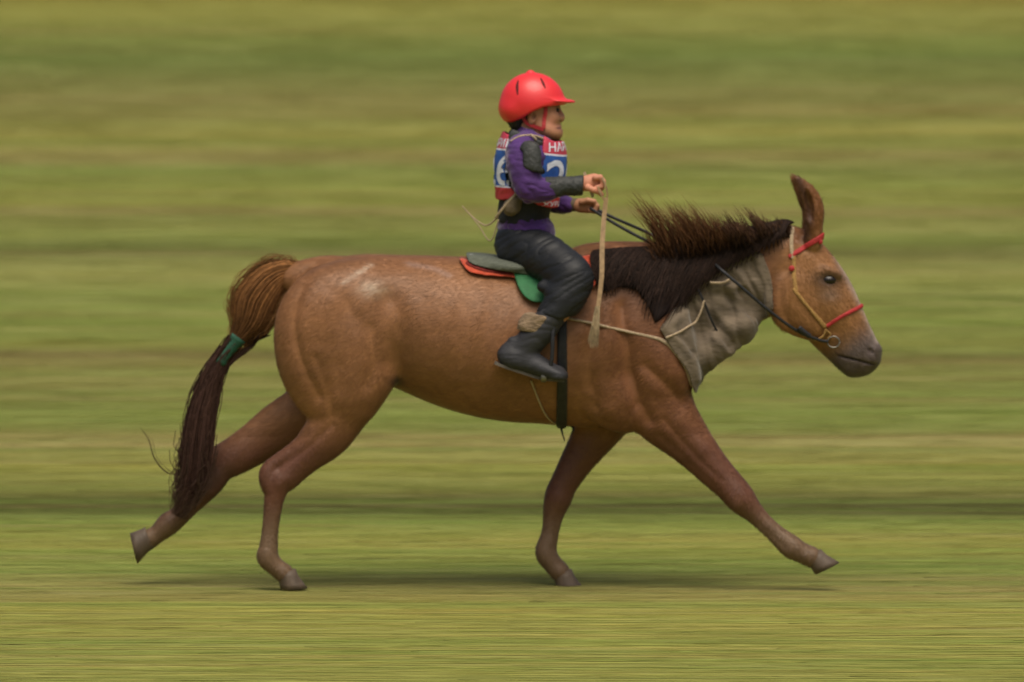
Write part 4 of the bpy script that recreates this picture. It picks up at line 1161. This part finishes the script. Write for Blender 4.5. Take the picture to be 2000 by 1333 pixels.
tubes('bib_tie', [(curve_px([(997, 276, -.17), (1015, 266, -.165), (1038, 264, -.15), (1055, 268, -.14), (1070, 276, -.13)]), .0045, .8),
                  (curve_px([(1036, 262, -.165), (1043, 268, -.17), (1047, 273, -.165)]), .005, .8),
                  ], M['cord'], rd)
tubes('bib_tie', [(curve_px([(1012, 374, -.145), (995, 392, -.155), (978, 412, -.15), (968, 426, -.13)]), .0055, .7)], M['cord'], rd)
tubes('bib_tie', [(curve_px([(972, 424, -.10), (950, 440, -.06), (925, 425, -.02), (903, 402, 0)]), np.linspace(.004, .002, 19), 1),
                  ], M['cord'], rd)
tubes('bib_tie', [(curve_px([(974, 428, -.10), (958, 470, -.08), (935, 440, -.04), (915, 415, -.02)]), np.linspace(.003, .0018, 19), 1)], M['cord'], rd)
part_sdf('pouch', (-.10, -.22, 1.44), (.06, -.06, 1.6), .0032, lambda g: (g.ell(W(1000, 404, -.135), (.038, .030, .034), R(30), .01), g.ell(W(1008, 390, -.138), (.026, .022, .02), 0, .015)), M['pouch'], 2, fold(.002, 30, 4))

# trousers
def pan(g):
    legs(g, .001)
    g.chain([(1022, 448, 0, 42, 1.4), (1024, 475, 0, 48, 1.45), (1028, 500, 0, 42, 1.7)], .03)
    g.chain([(990, 480, -.06, 20), (990, 495, -.1, 16)], .04)
    for s in (-1, 1):
        g.chain([(1060, 560, s*.28, 10), (1095, 580, s*.33, 16)], .03)
    X, Z = g.XZ(); g.cut2(poly_sdf(X, Z, [(940, 445), (1090, 445), (1200, 500), (1180, 600), (1090, 612), (1030, 594), (1010, 560), (940, 540)], 0, False), .008)
def pan_disp(V):
    px, py = pxz(V); w = vnoise(V*7, 2)
    u = (px-1020)*.5+(py-500)*.86
    v = (px-1020)*.86-(py-500)*.5
    a = np.abs(vnoise(np.column_stack([px*.018+w, u*.085+w*.5, V[:, 1]*5]), 31)); b = np.abs(vnoise(np.column_stack([v*.02+w, u*.22, V[:, 1]*9]), 33))
    return .0038*(np.sqrt(a)*1.6-.7)+.0016*np.sqrt(b)
part_sdf('trousers', (-.14, -.42, 1.00), (.40, .42, 1.46), .005, pan, M['pants'], 2, pan_disp)
# boots and wraps
for s in (-1, 1):
    def bt(g):
        g.chain([(1085, 605, s*.326, 24, .85), (1060, 640, s*.33, 25, .85), (1035, 668, s*.33, 24, .85), (1018, 692, s*.33, 22, .8)], .02)
        g.chain([(990, 700, s*.33, 12, 1.3), (1012, 702, s*.33, 18, .95), (1050, 716, s*.33, 15, 1.25), (1082, 730, s*.33, 11, 1.7), (1097, 735, s*.33, 8, 2.0)], .03)
        g.chain([(1000, 672, s*.33, 12, 1), (985, 690, s*.33, 12, 1)], .03)
        X, Z = g.XZ(); g.cut2(poly_sdf(X, Z, [(1000, 590), (1130, 590), (1125, 735), (1105, 742), (1060, 737), (1010, 722), (962, 710), (950, 690), (985, 640)], s*.33, False), .005)
    part_sdf('boot', (-.12, s*.33-.07, .80), (.26, s*.33+.07, 1.14), .004, bt, M['boot'], 2, fold(.0018, 16, 13, (1, 1, 2)))
    ribs('sole', [(curve_px([(966, 708, s*.33), (990, 717, s*.33), (1020, 727, s*.33), (1060, 739, s*.33), (1102, 743, s*.33)]), .062, .011, (0, 1, 0))], M['sole'], rd)
    def wr(g):
        g.chain([(1062, 612, s*.328, 30, .85), (1040, 640, s*.33, 30, .85)], .01)
        X, Z = g.XZ(); g.cut2(poly_sdf(X, Z, [(1012, 606), (1045, 612), (1076, 622), (1068, 643), (1045, 648), (1002, 640)], s*.33), .006)
    part_sdf('leg_wrap', (-.08, s*.33-.08, .98), (.22, s*.33+.08, 1.12), .0035, wr, M['wrap'], 2, fold(.002, 30, 15, (1, 1, 3)))

# ------------------------------------------------------------------ whip
wp = thing('riding_whip', 'tan leather whip with pale tassel hanging from the raised right hand', 'whip', W(1178, 370, -.21))
ribs('wrist_loop', [(curve_px([(1176, 346, -.215), (1182, 360, -.225), (1186, 378, -.225), (1185, 392, -.222)]), .007, .003, (1, 0, 0)),
                    (curve_px([(1168, 364, -.222), (1174, 380, -.226), (1182, 394, -.222)]), .007, .003, (1, 0, 0))], M['tan'], wp)
lash = curve_px([(1184, 386, -.222), (1180, 420, -.23), (1176, 480, -.27), (1175, 540, -.31), (1168, 600, -.335)], 6)
ribs('lash', [(lash, np.linspace(.020, .020, len(lash))*(1-.15*np.abs(np.linspace(-1, 1, len(lash)))), .006, (1, 0, 0))], M['tan'], wp)
th_ = Hair()
for i in range(160):
    x = random.uniform(-7, 7); e = random.uniform(-9, 9)
    th_.add(curve_px([(1167+x*.5, 598, -.335+random.uniform(-.008, .008)), (1163+x, 635, -.345+random.uniform(-.008, .008)), (1158+x*1.2+e*.3, 672+e, -.345)], 3), .0022, (.34, .26, .15), (.30, .22, .13))
th_.build('tassel', M['tassel'], wp)
ribs('handle', [(curve_px([(1141, 336, -.176), (1146, 350, -.178), (1152, 366, -.18), (1158, 385, -.182)]), .012, .012, (1, 0, 0))], M['cord'], wp)

print('verts', sum(len(o.data.vertices) for o in S.objects if o.type == 'MESH'))
